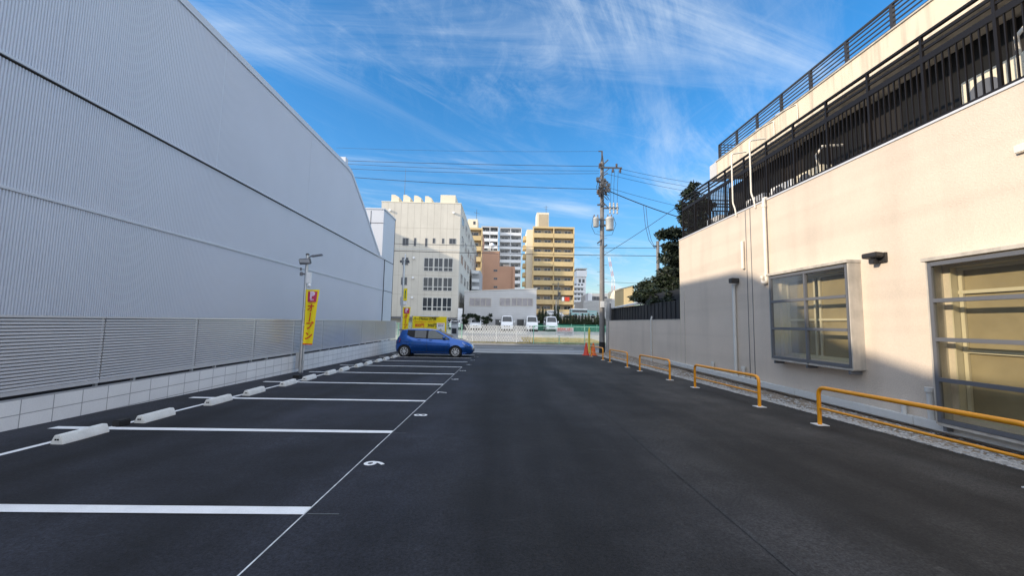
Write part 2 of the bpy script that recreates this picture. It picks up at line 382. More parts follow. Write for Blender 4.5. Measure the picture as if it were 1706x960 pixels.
def blockmat():
    m = mat('white block wall', (.80, .80, .79), .85, var=.06, vs=1.5, bump=0, fine=.04, bs=60)
    nt = m.node_tree; p = nt.nodes['Principled BSDF']
    g = N(nt, 'ShaderNodeNewGeometry'); sp = N(nt, 'ShaderNodeSeparateXYZ'); nt.links.new(g.outputs['Position'], sp.inputs[0])
    cb = N(nt, 'ShaderNodeCombineXYZ'); nt.links.new(M(nt, 'ADD', sp.outputs[1], .33), cb.inputs[0]); nt.links.new(M(nt, 'ADD', sp.outputs[2], 2.0-.283+.004), cb.inputs[1])
    br = N(nt, 'ShaderNodeTexBrick'); br.offset = 0; br.inputs['Scale'].default_value = 1; br.inputs['Mortar Size'].default_value = .006
    br.inputs['Brick Width'].default_value = .397; br.inputs['Row Height'].default_value = .2; br.inputs['Mortar Smooth'].default_value = .1
    br.inputs['Color1'].default_value = (1, 1, 1, 1); br.inputs['Color2'].default_value = (.93, .93, .94, 1); br.inputs['Mortar'].default_value = (.42, .42, .43, 1)
    nt.links.new(cb.outputs[0], br.inputs['Vector'])
    old = p.inputs['Base Color'].links[0].from_socket
    mu = N(nt, 'ShaderNodeVectorMath', operation='MULTIPLY'); nt.links.new(old, mu.inputs[0]); nt.links.new(br.outputs[0], mu.inputs[1])
    nt.links.new(mu.outputs[0], p.inputs['Base Color'])
    b = N(nt, 'ShaderNodeBump'); b.inputs['Strength'].default_value = .6; b.inputs['Distance'].default_value = .004; b.invert = True
    nt.links.new(br.outputs['Fac'], b.inputs['Height']); nt.links.new(b.outputs[0], p.inputs['Normal'])
    return m
K['block'] = blockmat()


# ------------------------------------------------------------------ ground
YL = 25.0                                   # far edge of the lot
def sheet(name, m, pts, fs, kind='structure', **k): 
    b = MB(); b.add(pts, fs); return b.build(name, m, kind=kind, **k)
ZS = lotz(YL)                               # street level
# big ground sheet, under everything
sheet('ground', K['ground'], [(-1500, -300, ZS-.30), (1500, -300, ZS-.30), (1500, 2500, ZS-.30), (-1500, 2500, ZS-.30)], [(0, 1, 2, 3)])
XG = 5.75                                   # where asphalt meets the gravel
b = MB(); nx, ny = 12, 30
for j in range(ny+1):
    for i in range(nx+1):
        y = -6+(YL+6)*j/ny; b.v.append((-6.42+(XG+6.42)*i/nx, y, -S*y))
for j in range(ny):
    for i in range(nx): a = j*(nx+1)+i; b.f.append((a, a+1, a+nx+2, a+nx+1))
b.build('parking_lot', K['lot'], kind='structure')
def strip(x0, x1, y0, y1, dz, m, name, mb=None, **k):
    q = mb or MB(); n = max(1, int((y1-y0)/2))
    for i in range(n):
        a = y0+(y1-y0)*i/n; c = y0+(y1-y0)*(i+1)/n
        q.quad((x0, a, -S*a+dz), (x1, a, -S*a+dz), (x1, c, -S*c+dz), (x0, c, -S*c+dz))
    if mb is None: return q.build(name, m, kind='structure', **k)
# paving seam that runs up the lane
s0, s1 = G(1180, 900), G(905, 600)
q = MB()
for (xa, ya_), (xb, yb_) in zip([(1.80, 1.5), (1.82, 2.5), (1.84, 4.8), (1.90, 7.7), (1.98, 12), (2.05, 18), (2.08, 24.6)], [(1.82, 2.5), (1.84, 4.8), (1.90, 7.7), (1.98, 12), (2.05, 18), (2.08, 24.6)]):
    q.quad((xa-.03, ya_, -S*ya_+.004), (xa+.012, ya_, -S*ya_+.004), (xb+.012, yb_, -S*yb_+.004), (xb-.03, yb_, -S*yb_+.004))
q.build('paving_seam', K['seam'], kind='structure')
strip(-1.482, -1.470, 1.0, 15.4, .004, K['chalk'], 'chalk_line')
strip(-5.36, -5.28, .4, 22.5, .004, K['paint'], 'bay_rear_line')
X0, Y0, PIT = -1.475, 3.27, 2.4
for k in range(-1, 9):
    y = Y0+PIT*k
    q = MB(); q.quad((-6.02, y-.065, -S*(y-.065)+.008), (X0, y-.065, -S*(y-.065)+.008), (X0, y+.065, -S*(y+.065)+.008), (-6.02, y+.065, -S*(y+.065)+.008))
    q.build('bay_line', K['paint'], kind='structure')
for k, d in enumerate('987654321'):
    y = Y0+PIT*k+1.12
    o = text(d, .30, K['paint'], None, Matrix.Translation((-1.30, y, -S*y+.004)) @ Matrix.Rotation(math.atan(-S), 4, 'X') @ Matrix.Rotation(R(90), 4, 'Z'), name='bay_number', extrude=0.0, bold=.006)
    tag(o, kind='structure')
for k in (0, 1, 2):
    y = Y0+PIT*k-.05; strip(X0+.02, X0+.02+(.24, .18, .12)[k], y, y+.010, .004, K['faint'], 'chalk_line')
# street
b = MB(); b.box(-60, 60, YL, 25.9, ZS-.2, ZS+.01); b.build('gutter', K['gutter'], kind='structure')
b = MB(); b.box(-60, 60, 25.9, 28.6, ZS-.2, ZS+.03); b.build('pavement', mat('pavement', (.25, .25, .25), .9, var=.2, vs=1, bump=.3, bs=70, fine=.15), kind='structure')
YS = 34.3
sheet('street', K['street'], [(-60, 28.6, ZS), (60, 28.6, ZS), (60, YS, ZS), (-60, YS, ZS)], [(0, 1, 2, 3)])
b = MB(); b.quad((-3, 30.6, ZS+.004), (5.5, 30.6, ZS+.004), (5.5, 30.75, ZS+.004), (-3, 30.75, ZS+.004)); b.build('street_line', K['paint'], kind='structure')
b = MB(); b.box(-60, 60, YS-.0, YS+.15, ZS-.2, ZS+.12); b.build('kerb', K['gutter'], kind='structure')
def farz(y): return ZS+.10+min(1, max(0, (y-YS)/24))*.62
b = MB()
for j, y in enumerate((YS+.15, 38, 42, 46, 52, 58, 64, 80, 2400)):
    b.v += [(-60 if y < 100 else -1400, y, farz(y)), (60 if y < 100 else 1400, y, farz(y))]
for j in range(8): b.f.append((2*j, 2*j+1, 2*j+3, 2*j+2))
b.build('gravel_lot', K['gravel'], kind='structure')
# dry grass verge on the right half of the far lot
b = MB()
rg = random.Random(3)
for i in range(15000):
    x = rg.uniform(1.6, 9.5) if rg.random() < .85 else rg.uniform(-9, 1.6); y = YS+.3+rg.random()**1.3*(8.5 if x > 2 else 1.0)
    z = farz(y); h = rg.uniform(.05, .16); a = rg.uniform(0, 6.28); wd = .02
    dx, dy = math.cos(a)*wd, math.sin(a)*wd
    b.add([(x-dx, y-dy, z), (x+dx, y+dy, z), (x+rg.uniform(-.08, .08), y+rg.uniform(-.05, .05), z+h)], [(0, 1, 2)])
b.build('dry_grass', K['drygrass'], kind='stuff', label='dry yellow grass along the far side of the street', cat='grass', fix=False)

# right verge: soil sheet + loose stones
XW = 6.75                                   # right wall plane
def verz(x, y):
    t = (x-XG)/(XW-XG); e_ = -S*y+.005; return e_*(1-t)+(-.13)*t-.02*math.sin(math.pi*min(1, t*1.3)) if y < 9 else e_*(1-t)+(-.10-.004*y)*t-.03*math.sin(math.pi*t)
b = MB(); nx, ny = 6, 90
for j in range(ny+1):
    for i in range(nx+1):
        y = -6+31*j/ny; x = XG-.02+(XW+.1-XG+.02)*i/nx
        b.v.append((x, y, verz(x, y)+(random.uniform(-.012, .012) if 0 < i < nx else 0)+(0 if i else -.02)))
for j in range(ny):
    for i in range(nx): a = j*(nx+1)+i; b.f.append((a, a+1, a+nx+2, a+nx+1))
b.build('soil_strip', K['soil'], kind='structure')
b = MB(); rg = random.Random(5)
def stone(b, x, y, z, r):
    vs = []; n = 5
    for zz, rr in ((-.3, .7), (.25, 1.0), (.7, .55)):
        for k in range(n):
            t = 6.283*k/n+rg.uniform(-.3, .3); q = r*rr*rg.uniform(.7, 1.25); vs.append((x+q*math.cos(t), y+q*math.sin(t)*1.1, z+zz*r*.8))
    fs = [(i*n+k, i*n+(k+1) % n, (i+1)*n+(k+1) % n, (i+1)*n+k) for i in range(2) for k in range(n)]+[tuple(2*n+k for k in range(n))]
    b.add(vs, fs)
for i in range(9000):
    y = 2.6+rg.random()**1.5*22; x = XG+.01+abs(rg.gauss(0, .16))+(rg.random()*.7 if rg.random() < .35 else 0)
    stone(b, x, y, verz(x, y), rg.uniform(.010, .030))
b.build('gravel_edging', K['stone'], kind='stuff', label='grey crushed stones between the asphalt and the cream wall', cat='gravel', fix=False)

# ------------------------------------------------------------------ left warehouse
XB = -7.65
WL = thing('warehouse', 'long pale grey corrugated steel warehouse with horizontal seams along the left side', 'building', (XB-3, 8, ZS))
zr = PX(440, 135, XB).z                     # roof height over the long straight part
zd = PX(330, 266, XB).z                     # dark joint
z2 = PX(300, 391, XB).z                     # pale joint
print('ZR', zr, zd, z2, 'far roof end', PX(578, 270, XB), 'x0', PX(0, 100, XB).y)
ye = PX(578, 270, XB).y
pe = PX(607, 347, XB); pf = PX(632, 424, XB); 
prof = [(-14, 6.55), (1.0, 6.6), (2.1, 6.85), (3.0, 7.15), (4.2, 8.1), (5.2, zr-.25), (6.1, zr), (ye, zr), (PX(585, 285, XB).y, PX(585, 285, XB).z), (PX(596, 316, XB).y, PX(596, 316, XB).z), (pe.y, pe.z), (PX(619, 385, XB).y, PX(619, 385, XB).z), (pf.y, pf.z)]
def roofz(y):
    for (a, za), (c, zb) in zip(prof, prof[1:]):
        if a <= y <= c: return za+(zb-za)*(y-a)/(c-a)
    return prof[-1][1] if y > prof[-1][0] else prof[0][1]
yj = PX(638, 480, XB).y; yend = PX(656, 430, XB).y
print('joints', yj, yend, prof)
def corr(name, y0, y1, zlo, ztop, X, m=K['clad'], pit=.042, dep=.019):
    b = MB(); y = y0; pr = []
    while y < y1:
        for f_, d in ((0, 0), (.46, 0), (.56, -dep), (.90, -dep)): pr.append((y+f_*pit, X+d))
        y += pit
    for (yy, xx) in pr: b.v += [(xx, yy, zlo), (xx, yy, ztop(yy))]
    for i in range(len(pr)-1): b.f.append((2*i, 2*i+2, 2*i+3, 2*i+1))
    return b.build(name, m, WL, fix=False)
ymain = yj
corr('wall_panel', -10, ymain, zd+.045, lambda y: roofz(y)-.02, XB+.03)
corr('wall_panel', -10, ymain, z2+.012, lambda y: zd-.03, XB)
corr('wall_panel', -10, ymain, ZS, lambda y: z2-.03, XB)
b = MB(); b.box(XB+.005, XB+.045, -10, ymain, zd+.0, zd+.045); b.build('flashing', K['cladtrim'], WL)
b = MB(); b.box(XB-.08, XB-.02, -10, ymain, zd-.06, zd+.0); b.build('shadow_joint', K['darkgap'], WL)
b = MB(); b.box(XB-.03, XB+.018, -10, ymain, z2-.032, z2+.012); b.build('seam_trim', K['cladtrim'], WL)
# roof cap that follows the profile, and the body behind it
b = MB()
for (a, za), (c, zb) in zip(prof, prof[1:]):
    b.add([(XB+.05, a, za-.16), (XB+.05, c, zb-.16), (XB+.05, c, zb+.03), (XB+.05, a, za+.03), (XB-.35, a, za+.03), (XB-.35, c, zb+.03)], [(0, 1, 2, 3), (3, 2, 5, 4)])
b.build('roof_cap', K['cladtrim'], WL, fix=False)
b = MB(); b.box(XB-.3, XB+.03, ye-.25, ye+.05, zr-.02, zr+.30); b.build('cap_end', K['cladtrim'], WL)
b = MB()
for (a, za), (c, zb) in zip(prof, prof[1:]):
    b.add([(XB-.35, a, za+.025), (XB-.35, c, zb+.025), (XB-24, c, zb+.025), (XB-24, a, za+.025), (XB-24, a, ZS), (XB-24, c, ZS)], [(0, 1, 2, 3), (3, 2, 5, 4)])
b.quad((XB-.1, -14, ZS), (XB-24, -14, ZS), (XB-24, -14, 6.55), (XB-.1, -14, 6.55))
b.quad((XB-.05, -14, ZS), (XB-.05, -10, ZS), (XB-.05, -10, 6.5), (XB-.05, -14, 6.5))
b.quad((XB-.1, prof[-1][0], ZS), (XB-24, prof[-1][0], ZS), (XB-24, prof[-1][0], prof[-1][1]), (XB-.1, prof[-1][0], prof[-1][1]))
b.build('roof', K['roofgrey'], WL, fix=False)
b = MB(); b.box(XB-.03, XB+.025, ymain, ymain+.09, ZS, zd+.02); b.build('corner_joint', K['darkgap'], WL)
for px_ in (365, 90, 520):
    yl_ = PX(px_, 200, XB).y; b = MB(); b.box(XB-.02, XB+.034, yl_, yl_+.012, zd+.05, roofz(yl_)-.17); b.build('sheet_lap', K['clad'], WL)
b = MB(); b.box(XB-.05, XB+.05, -10, ymain, ZS, .62); b.build('gap_shade_strip', K['darkgap'], WL)  # dark strip standing in for the shade in the gap below the louvres
# annex at the far end
ZA = PX(640, 349, XB).z; ya = PX(640, 349, XB).y
AN = thing('warehouse_annex', 'flat grey panelled annex block rising behind the dipping warehouse roof', 'building', (XB-3, yend-2, ZS))
b = MB(); b.box(XB-9, XB, ymain+.1, yend, ZS, PX(625, 420, XB).z-.1); b.box(XB-9, XB-.004, ya, yend-.004, PX(625, 420, XB).z-.2, ZA)
b.build('wall', K['clad_flat'], AN)
b = MB(); b.box(XB-9.05, XB+.04, ya-.04, yend+.04, ZA, ZA+.08); b.build('coping', K['cladtrim'], AN)
b = MB(); b.box(XB-.01, XB+.012, ymain+.1, yend, zd-.03, zd+.01); b.box(XB-.01, XB+.012, ymain+.1, yend, z2-.03, z2+.0)
b.box(XB-.01, XB+.012, yend-.05, yend+.01, ZS, ZA)
for q in (.35, .75, 1.25): b.box(XB-1.5*q-.3, XB-1.5*q-.27, ya-.012, ya+.01, ZA-3.6, ZA-.1)
b.box(XB-9, XB, ya-.012, ya+.01, ZA-.9, ZA-.87)
b.build('panel_joint', K['darkgap'], AN)
b = MB(); b.box(XB-1.35, XB-1.05, ya-.03, ya-.003, ZA-2.9, ZA-.95); b.build('service_panel', K['cladtrim'], AN)

# ------------------------------------------------------------------ block wall with louvre fence
XK = -6.42; ZK = PX(210, 640, XK).z; ZKt = .283
print('block top', PX(0, 675, XK).z, PX(420, 608, XK).z, 'louv', PX(0, 527, XK).z, PX(400, 533, XK).z, 'end', PX(660, 560, XK).y)
YF = PX(661, 560, XK).y
b = MB(); b.box(XK-.12, XK, -6, YF, ZS-.2, ZKt)
b.build('block_wall', K['block'], bevel=.004, label='low wall of large white blocks under the louvre fence', cat='wall')
LV = thing('louvre_fence', 'long aluminium louvre fence of horizontal slats standing on the white block wall', 'fence', (XK-.06, 10, ZKt))
XL = XK-.05; zlo, zhi = ZKt+.055, PX(200, 530, XL).z+.02
yj0 = PX(173.5, 560, XL).y; print('louvre', yj0, zlo, zhi)
pw = 2.0; ns = 21
def louvre_panel(y0, y1):
    b = MB(); p = (zhi-.03-zlo-.06)/ns
    for i in range(ns):
        z = zlo+.06+p*i
        q0 = [(XL+.002, z), (XL+.002, z+p*.42), (XL-.014, z+p*.72), (XL-.030, z+p*.72), (XL-.030, z)]
        b.add([(x_, y0+.012, z_) for x_, z_ in q0]+[(x_, y1-.012, z_) for x_, z_ in q0], [(0, 5, 6, 1), (1, 6, 7, 2), (2, 7, 8, 3), (3, 8, 9, 4), (4, 9, 5, 0), (0, 1, 2, 3, 4), (9, 8, 7, 6, 5)])
    b.box(XL-.035, XL+.008, y0+.004, y1-.004, zhi-.03, zhi); b.box(XL-.035, XL+.012, y0+.004, y1-.004, zlo, zlo+.055)
    return b.build('slat_panel', K['louvre'], LV, fix=True)
y = yj0-pw*5
while y < YF-.3:
    louvre_panel(y, min(y+pw, YF))
    b = MB(); b.box(XL-.085, XL-.04, y-.02, y+.02, ZKt-.02, zhi-.01); b.build('post', K['alu'], LV)
    b = MB(); b.box(XL-.045, XL-.038, y+.02, min(y+pw, YF)-.02, zlo+.02, zhi-.03); b.build('slat_shade_sheet', K['darkalu'], LV)  # dark sheet added to give the shade seen between the slats
    b = MB(); b.box(XL-.05, XL+.002, y+.6, y+.64, ZKt-.01, zlo+.01); b.build('foot_bracket', K['alu'], LV)
    y += pw

# wheel stops
ST = None; k = 0
for i in range(0, 9):
    for j, off in enumerate((.60, 1.935)):
        y = Y0+PIT*i+off-(0 if i else 0)
        if y < 3.9 or (i == 7): 
            pass
        z = -S*y
        if ST is None:
            root = thing('wheel_stop', 'x', 'wheel stop', (-5.165, y, z), 'white wheel stops at the back of the parking bays')
            b = MB(); L = .28; x = -5.165
            vs = []
            for (t, yy) in ((1, -L), (1, -L+.16), (1, L-.16), (1, L)):
                w0 = .075; w1 = .040; hh = .095 if t else .0
                hh = .11
                w1 = .036
                vs += [(x-w0, y+yy, z), (x+w0, y+yy, z), (x+w0*.96, y+yy, z+.03), (x+w1, y+yy, z+hh), (x-w1, y+yy, z+hh), (x-w0*.96, y+yy, z+.03)]
            fs = [tuple(reversed(range(6))), tuple(18+q for q in range(6))]
            for s_ in range(3):
                for q in range(6): fs.append((s_*6+q, s_*6+(q+1) % 6, s_*6+6+(q+1) % 6, s_*6+6+q))
            b.add(vs, fs); b.build('body', K['stop'], root, bevel=.006, smooth=True)
            for sx in (-1, 1):
                b = MB(); b.box(x+sx*.003, x+sx*.024, y-L-.003, y-L+.01, z+.05, z+.07); b.build('reflector', K['rubber'], root)
            ST = root; o = root
        else:
            o = copy_tree(ST); o.location = (-5.165, y, z)
        near = 'nearer' if j == 0 else 'farther'
        bay_ = ['nine', 'eight', 'seven', 'six', 'five', 'four', 'three', 'two', 'one'][i]
        o['label'] = [f'white wheel stop in parking bay {bay_}, the one nearer the camera', f'white wheel stop in parking bay {bay_}, the one farther from the camera'][j]
b = MB(); p = Vector((-5.27, 5.80, 0)); b.box(p.x-.07, p.x+.05, p.y-.04, p.y+.13, -S*p.y, -S*p.y+.085)
b.build('rubber_block', K['rubber'], bevel=.012, label='small black rubber block lying beside a near wheel stop', cat='block', group='black rubber blocks by the wheel stops')
b = MB(); p = G(495, 630); b.box(p.x-.10, p.x+.08, p.y-.06, p.y+.13, -S*p.y, -S*p.y+.075)
b.build('rubber_block', K['rubber'], bevel=.012, label='black rubber block on the asphalt near the foot of the nearer lamp pole', cat='block', group='black rubber blocks by the wheel stops')

# ------------------------------------------------------------------ parking lamp poles and banners
def banner(px, pole_x, y, z0, z1, w_, label, group, full=True):
    t = thing('banner', label, 'banner', (pole_x, y, z0), group)
    b = MB(); nx, nz = 8, 14; h = z1-z0
    def pt(u, v, d=0):
        wd = w_*(.66+.34*v) if True else w_
        return (pole_x+.05+wd*u, y-.10+.03*math.sin(3.5*v+2*u)+.02*math.sin(7*u)-d, z0+h*v)
    for j in range(nz+1):
        for i in range(nx+1): b.v.append(pt(i/nx, j/nz))
    for j in range(nz):
        for i in range(nx): a = j*(nx+1)+i; b.f.append((a, a+1, a+nx+2, a+nx+1))
    n = len(b.v); b.v += [(x, y_+.004, z) for (x, y_, z) in b.v]; b.f += [tuple(reversed([q+n for q in f])) for f in b.f]
    b.build('cloth', K['yellow'], t, smooth=True, fix=False)
    def flatpanel(u0, u1, v0, v1, m, name, d=.006):
        c = MB(); N_ = 5
        for jj in range(N_+1):
            for ii in range(N_+1): c.v.append(pt(u0+(u1-u0)*ii/N_, v0+(v1-v0)*jj/N_, d))
        for jj in range(N_):
            for ii in range(N_): a = jj*(N_+1)+ii; c.f.append((a, a+1, a+N_+2, a+N_+1))
        return c.build(name, m, t, fix=False)
    flatpanel(.16, .90, .775, .965, K['purple'], 'emblem_field')
    flatpanel(.02, .98, .0, .022, K['red'], 'hem')
    def put(body, u, v, size, m, d, name='lettering', width=None, bold=0.0):
        o = text(body, size, m, None, Matrix.Identity(4), name, 0.0, width=width, bold=bold)
        c = Vector(pt(u, v)); me = o.data
        for q in me.vertices:
            X_, Z_ = q.co.x, q.co.y
            wd = w_*(.66+.34*v); uu = u+X_/wd; vv = v+Z_/h
            q.co = Vector(pt(uu, vv, d))-worigin(t)
        o.parent = t; return o
    put('P', .53, .893, h*.165, K['pink'], .011, 'emblem', bold=.026*h/1.9)
    put('24H', .54, .812, h*.045, K['pink'], .011, bold=.002)
    put('OnePark', .54, .762, h*.042, K['red'], .009, width=w_*.55)
    for c, v in zip('オープン', (.66, .50, .335, .15)):
        if c == 'ー':
            cc = MB(); 
            for (ua, va), (ub, vb) in zip([(.50, .585), (.52, .56), (.50, .50), (.47, .44), (.42, .415)], [(.52, .56), (.50, .50), (.47, .44), (.42, .415), (.42, .415)]):
                cc.bar(pt(ua, va, .010), pt(ub, vb, .010), .035*h/1.9, .002, (0, 1, 0))
            cc.build('lettering', K['red'], t)
        else: put(c, .49, v, h*.15, K['red'], .009, bold=.009)
    for v in (.05, .35, .65, .95):
        c = MB(); c.tube([(pole_x-.07, y, z0+h*v), (pole_x+.07, y-.1, z0+h*v)], .008, 6); c.build('tie', K['white'], t)
    return t
pb = PX(499, 618, -6.22); yp = pb.y; zp0 = lotz(yp); ztop = PX(513, 426, pb.x).z
xp = -6.2
print('pole', pb, ztop)
LP = thing('lamp_pole', 'nearer galvanised pole with a floodlight and cameras in front of the louvre fence', 'lamp pole', (xp, yp, zp0), 'lamp poles along the louvre fence')
b = MB(); b.tube([(xp, yp, zp0), (xp, yp, ztop)], .05, 14); b.build('pole', K['alu'], LP, smooth=True)
b = MB(); b.tube([(xp+.09, yp-.03, zp0), (xp+.09, yp-.03, zp0+2.3)], .018, 8); b.build('conduit', K['alu'], LP, smooth=True)
b = MB(); b.lathe([(.055, 0), (.055, .04), (.02, .06)], (xp, yp, ztop), 12); b.build('cap', K['black'], LP)
b = MB(); b.box(xp-.12, xp-.02, yp-.10, yp-.05, zp0+.12, zp0+.62); b.build('junction_box', K['alu'], LP, bevel=.008)
zt = ztop
b = MB(); b.obox((xp+.02, yp-.17, zt-.22), (.17, 0, .015), (0, .03, .02), (0, -.05, .075)); fl = b.build('floodlight', K['darkalu'], LP, bevel=.008)
b = MB(); b.obox((xp+.02, yp-.203, zt-.232), (.15, 0, .013), (0, .002, .001), (0, -.042, .062)); b.build('lens', K['lens'], fl)
b = MB(); b.tube([(xp, yp, zt-.1), (xp+.14, yp-.03, zt-.02), (xp+.20, yp-.04, zt)], .018, 6); b.obox((xp+.32, yp-.05, zt-.01), (.16, 0, .03), (0, .05, 0), (-.008, 0, .022)); b.build('side_lamp', K['darkalu'], LP)
b = MB(); b.tube([(xp-.02, yp-.02, zt-.60), (xp-.12, yp-.05, zt-.60)], .03, 8); b.lathe([(.045, 0), (.045, .10), (.03, .12)], (xp-.13, yp-.06, zt-.66), 10); b.lathe([(.03, 0), (.03, .09)], (xp-.14, yp-.08, zt-.5), 10); b.build('camera_cluster', K['darkalu'], LP)
b = MB(); b.box(xp+.05, xp+.18, yp-.1, yp, zt-.90, zt-.55); b.build('control_box', K['white'], LP, bevel=.01)
b = MB(); b.ball((xp+.17, yp-.12, zt-.97), .055, .055, .06); b.build('dome_camera', K['white'], LP, smooth=True)
zb0, zb1 = PX(505, 574, xp).z, PX(515, 484, xp).z
banner(0, xp+.02, yp, zb0, zb1, .42, 'larger yellow banner reading オープン on the nearer lamp pole', 'yellow banners on the lamp poles')
# farther pole (behind the car)
y2 = 24.2; x2 = PY(671, 480, y2).x+.02
z2t = PY(675, 431, y2).z
L2 = thing('lamp_pole', 'farther thin pole with lamps rising behind the blue car', 'lamp pole', (x2, y2, lotz(y2)), 'lamp poles along the louvre fence')
b = MB(); b.tube([(x2, y2, lotz(y2)), (x2, y2, z2t)], .06, 12); b.build('pole', K['alu'], L2, smooth=True)
b = MB(); b.box(x2-.09, x2+.07, y2-.12, y2-.06, PY(671, 510, y2).z, PY(671, 496, y2).z); b.build('junction_box', K['alu'], L2, bevel=.01)
b = MB(); b.bar((x2-.2, y2, z2t-.12), (x2+.28, y2-.05, z2t-.12), .04); b.obox((x2+.24, y2-.08, z2t-.2), (.09, 0, 0), (0, .06, 0), (0, -.03, .07)); b.obox((x2-.18, y2-.08, z2t-.2), (.05, 0, 0), (0, .05, 0), (0, -.03, .06)); b.build('floodlight', K['darkalu'], L2)
b = MB(); b.box(x2+.02, x2+.08, y2-.05, y2+.05, z2t-.05, z2t+.28); b.build('antenna_box', K['white'], L2, bevel=.01)
s2 = thing('hanging_sign', 'small yellow sign with a white camera box high on the farther pole', 'sign', (x2+.2, y2-.1, PY(675, 507, y2).z))
b = MB(); b.box(x2+.07, x2+.28, y2-.1, y2-.07, PY(675, 501, y2).z, PY(675, 481, y2).z); b.build('panel', K['yellow'], s2)
b = MB(); b.box(x2+.14, x2+.20, y2-.104, y2-.101, PY(675, 498, y2).z, PY(675, 484, y2).z); b.build('lettering', mat('green print', (.05, .18, .06), .7), s2)
b = MB(); b.box(x2+.08, x2+.26, y2-.16, y2-.05, PY(675, 508, y2).z, PY(675, 502, y2).z); b.build('camera_box', K['white'], s2, bevel=.01)
banner(0, x2+.02, y2, PY(675, 560, y2).z, PY(675, 512, y2).z, .46, 'smaller yellow banner reading オープン on the farther pole behind the car', 'yellow banners on the lamp poles')

# yellow price board
yb = 25.6; a = PY(687, 527, yb); c = PY(743.5, 553, yb); xb0, xb1, zb1_, zb0_ = a.x, c.x, a.z, PY(715, 560, yb).z
PB = thing('price_board', 'yellow parking price board reading 800円 and 300円 behind the blue car', 'sign', ((xb0+xb1)/2, yb, ZS))
b = MB(); b.box(xb0, xb1, yb, yb+.06, zb0_, zb1_); b.build('panel', K['yellow'], PB, bevel=.006)
b = MB()
for q in (xb0-.03, xb1): b = MB(); b.box(q, q+.05, yb-.01, yb+.08, ZS, zb1_+.04); b.build('post', K['alu'], PB)
b = MB(); b.box(xb0+.5, xb1-.5, yb-.10, yb+.0, zb1_-.01, zb1_+.05); b.build('lamp', K['white'], PB)
W_ = xb1-xb0; HT = zb1_-zb0_; sgn = lambda u, v, d=.008: facing((xb0+W_*u, yb-d, zb1_-HT*v))
text('パークParking 大門駅', .2, K['blackprint'], PB, sgn(.37, .14), width=W_*.66, bold=.004)
text('入庫後24時間最大料金　昼間最大料金', .07, K['red'], PB, sgn(.36, .29), width=W_*.62)
text('800円', .27, K['red'], PB, sgn(.22, .47), width=W_*.26, bold=.008)
text('300円', .27, K['blackprint'], PB, sgn(.58, .47), width=W_*.26, bold=.008)
text('夜間最大', .1, K['blackprint'], PB, sgn(.12, .71), width=W_*.18)
text('30分 200円', .14, K['blackprint'], PB, sgn(.52, .72), width=W_*.34, bold=.003)
b = MB(); b.box(xb1-W_*.28, xb1-W_*.05, yb-.008, yb-.001, zb0_+HT*.12, zb1_-HT*.32); b.build('white_panel', K['white'], PB)
text('全日OK', .1, K['blackprint'], PB, sgn(.835, .47, .012), width=W_*.16, bold=.003)
text('空車情報', .07, K['red'], PB, sgn(.835, .38, .012), width=W_*.18)
b = MB(); b.lathe([(.075, 0), (.075, .006)], (xb0+W_*.83, yb-.016, zb1_-HT*.69), 16, 'y'); b.build('round_button', K['blackprint'], PB)

# payment machine
yq = 25.3; q = PY(757, 563, yq)
PM = thing('pay_machine', 'narrow grey parking payment machine with a slanted top beside the price board', 'pay machine', (q.x, yq, lotz(yq)))
zt_ = PY(757, 536, yq).z
b = MB(); b.prism([(q.x-.21, yq-.2, lotz(yq)), (q.x-.21, yq-.2, zt_-.35), (q.x-.21, yq-.05, zt_), (q.x-.21, yq+.2, zt_), (q.x-.21, yq+.2, lotz(yq))], (.42, 0, 0)); b.build('cabinet', mat('pale grey cabinet', (.42, .45, .47), .4, var=.1), PM, bevel=.02)
b = MB(); b.box(q.x-.14, q.x+.14, yq-.215, yq-.202, zt_-.75, zt_-.42); b.build('screen', K['win'], PM, bevel=.003)
b = MB(); b.box(q.x-.24, q.x+.24, yq-.32, yq+.22, zt_+.0, zt_+.05); b.build('canopy', K['white'], PM, bevel=.01)

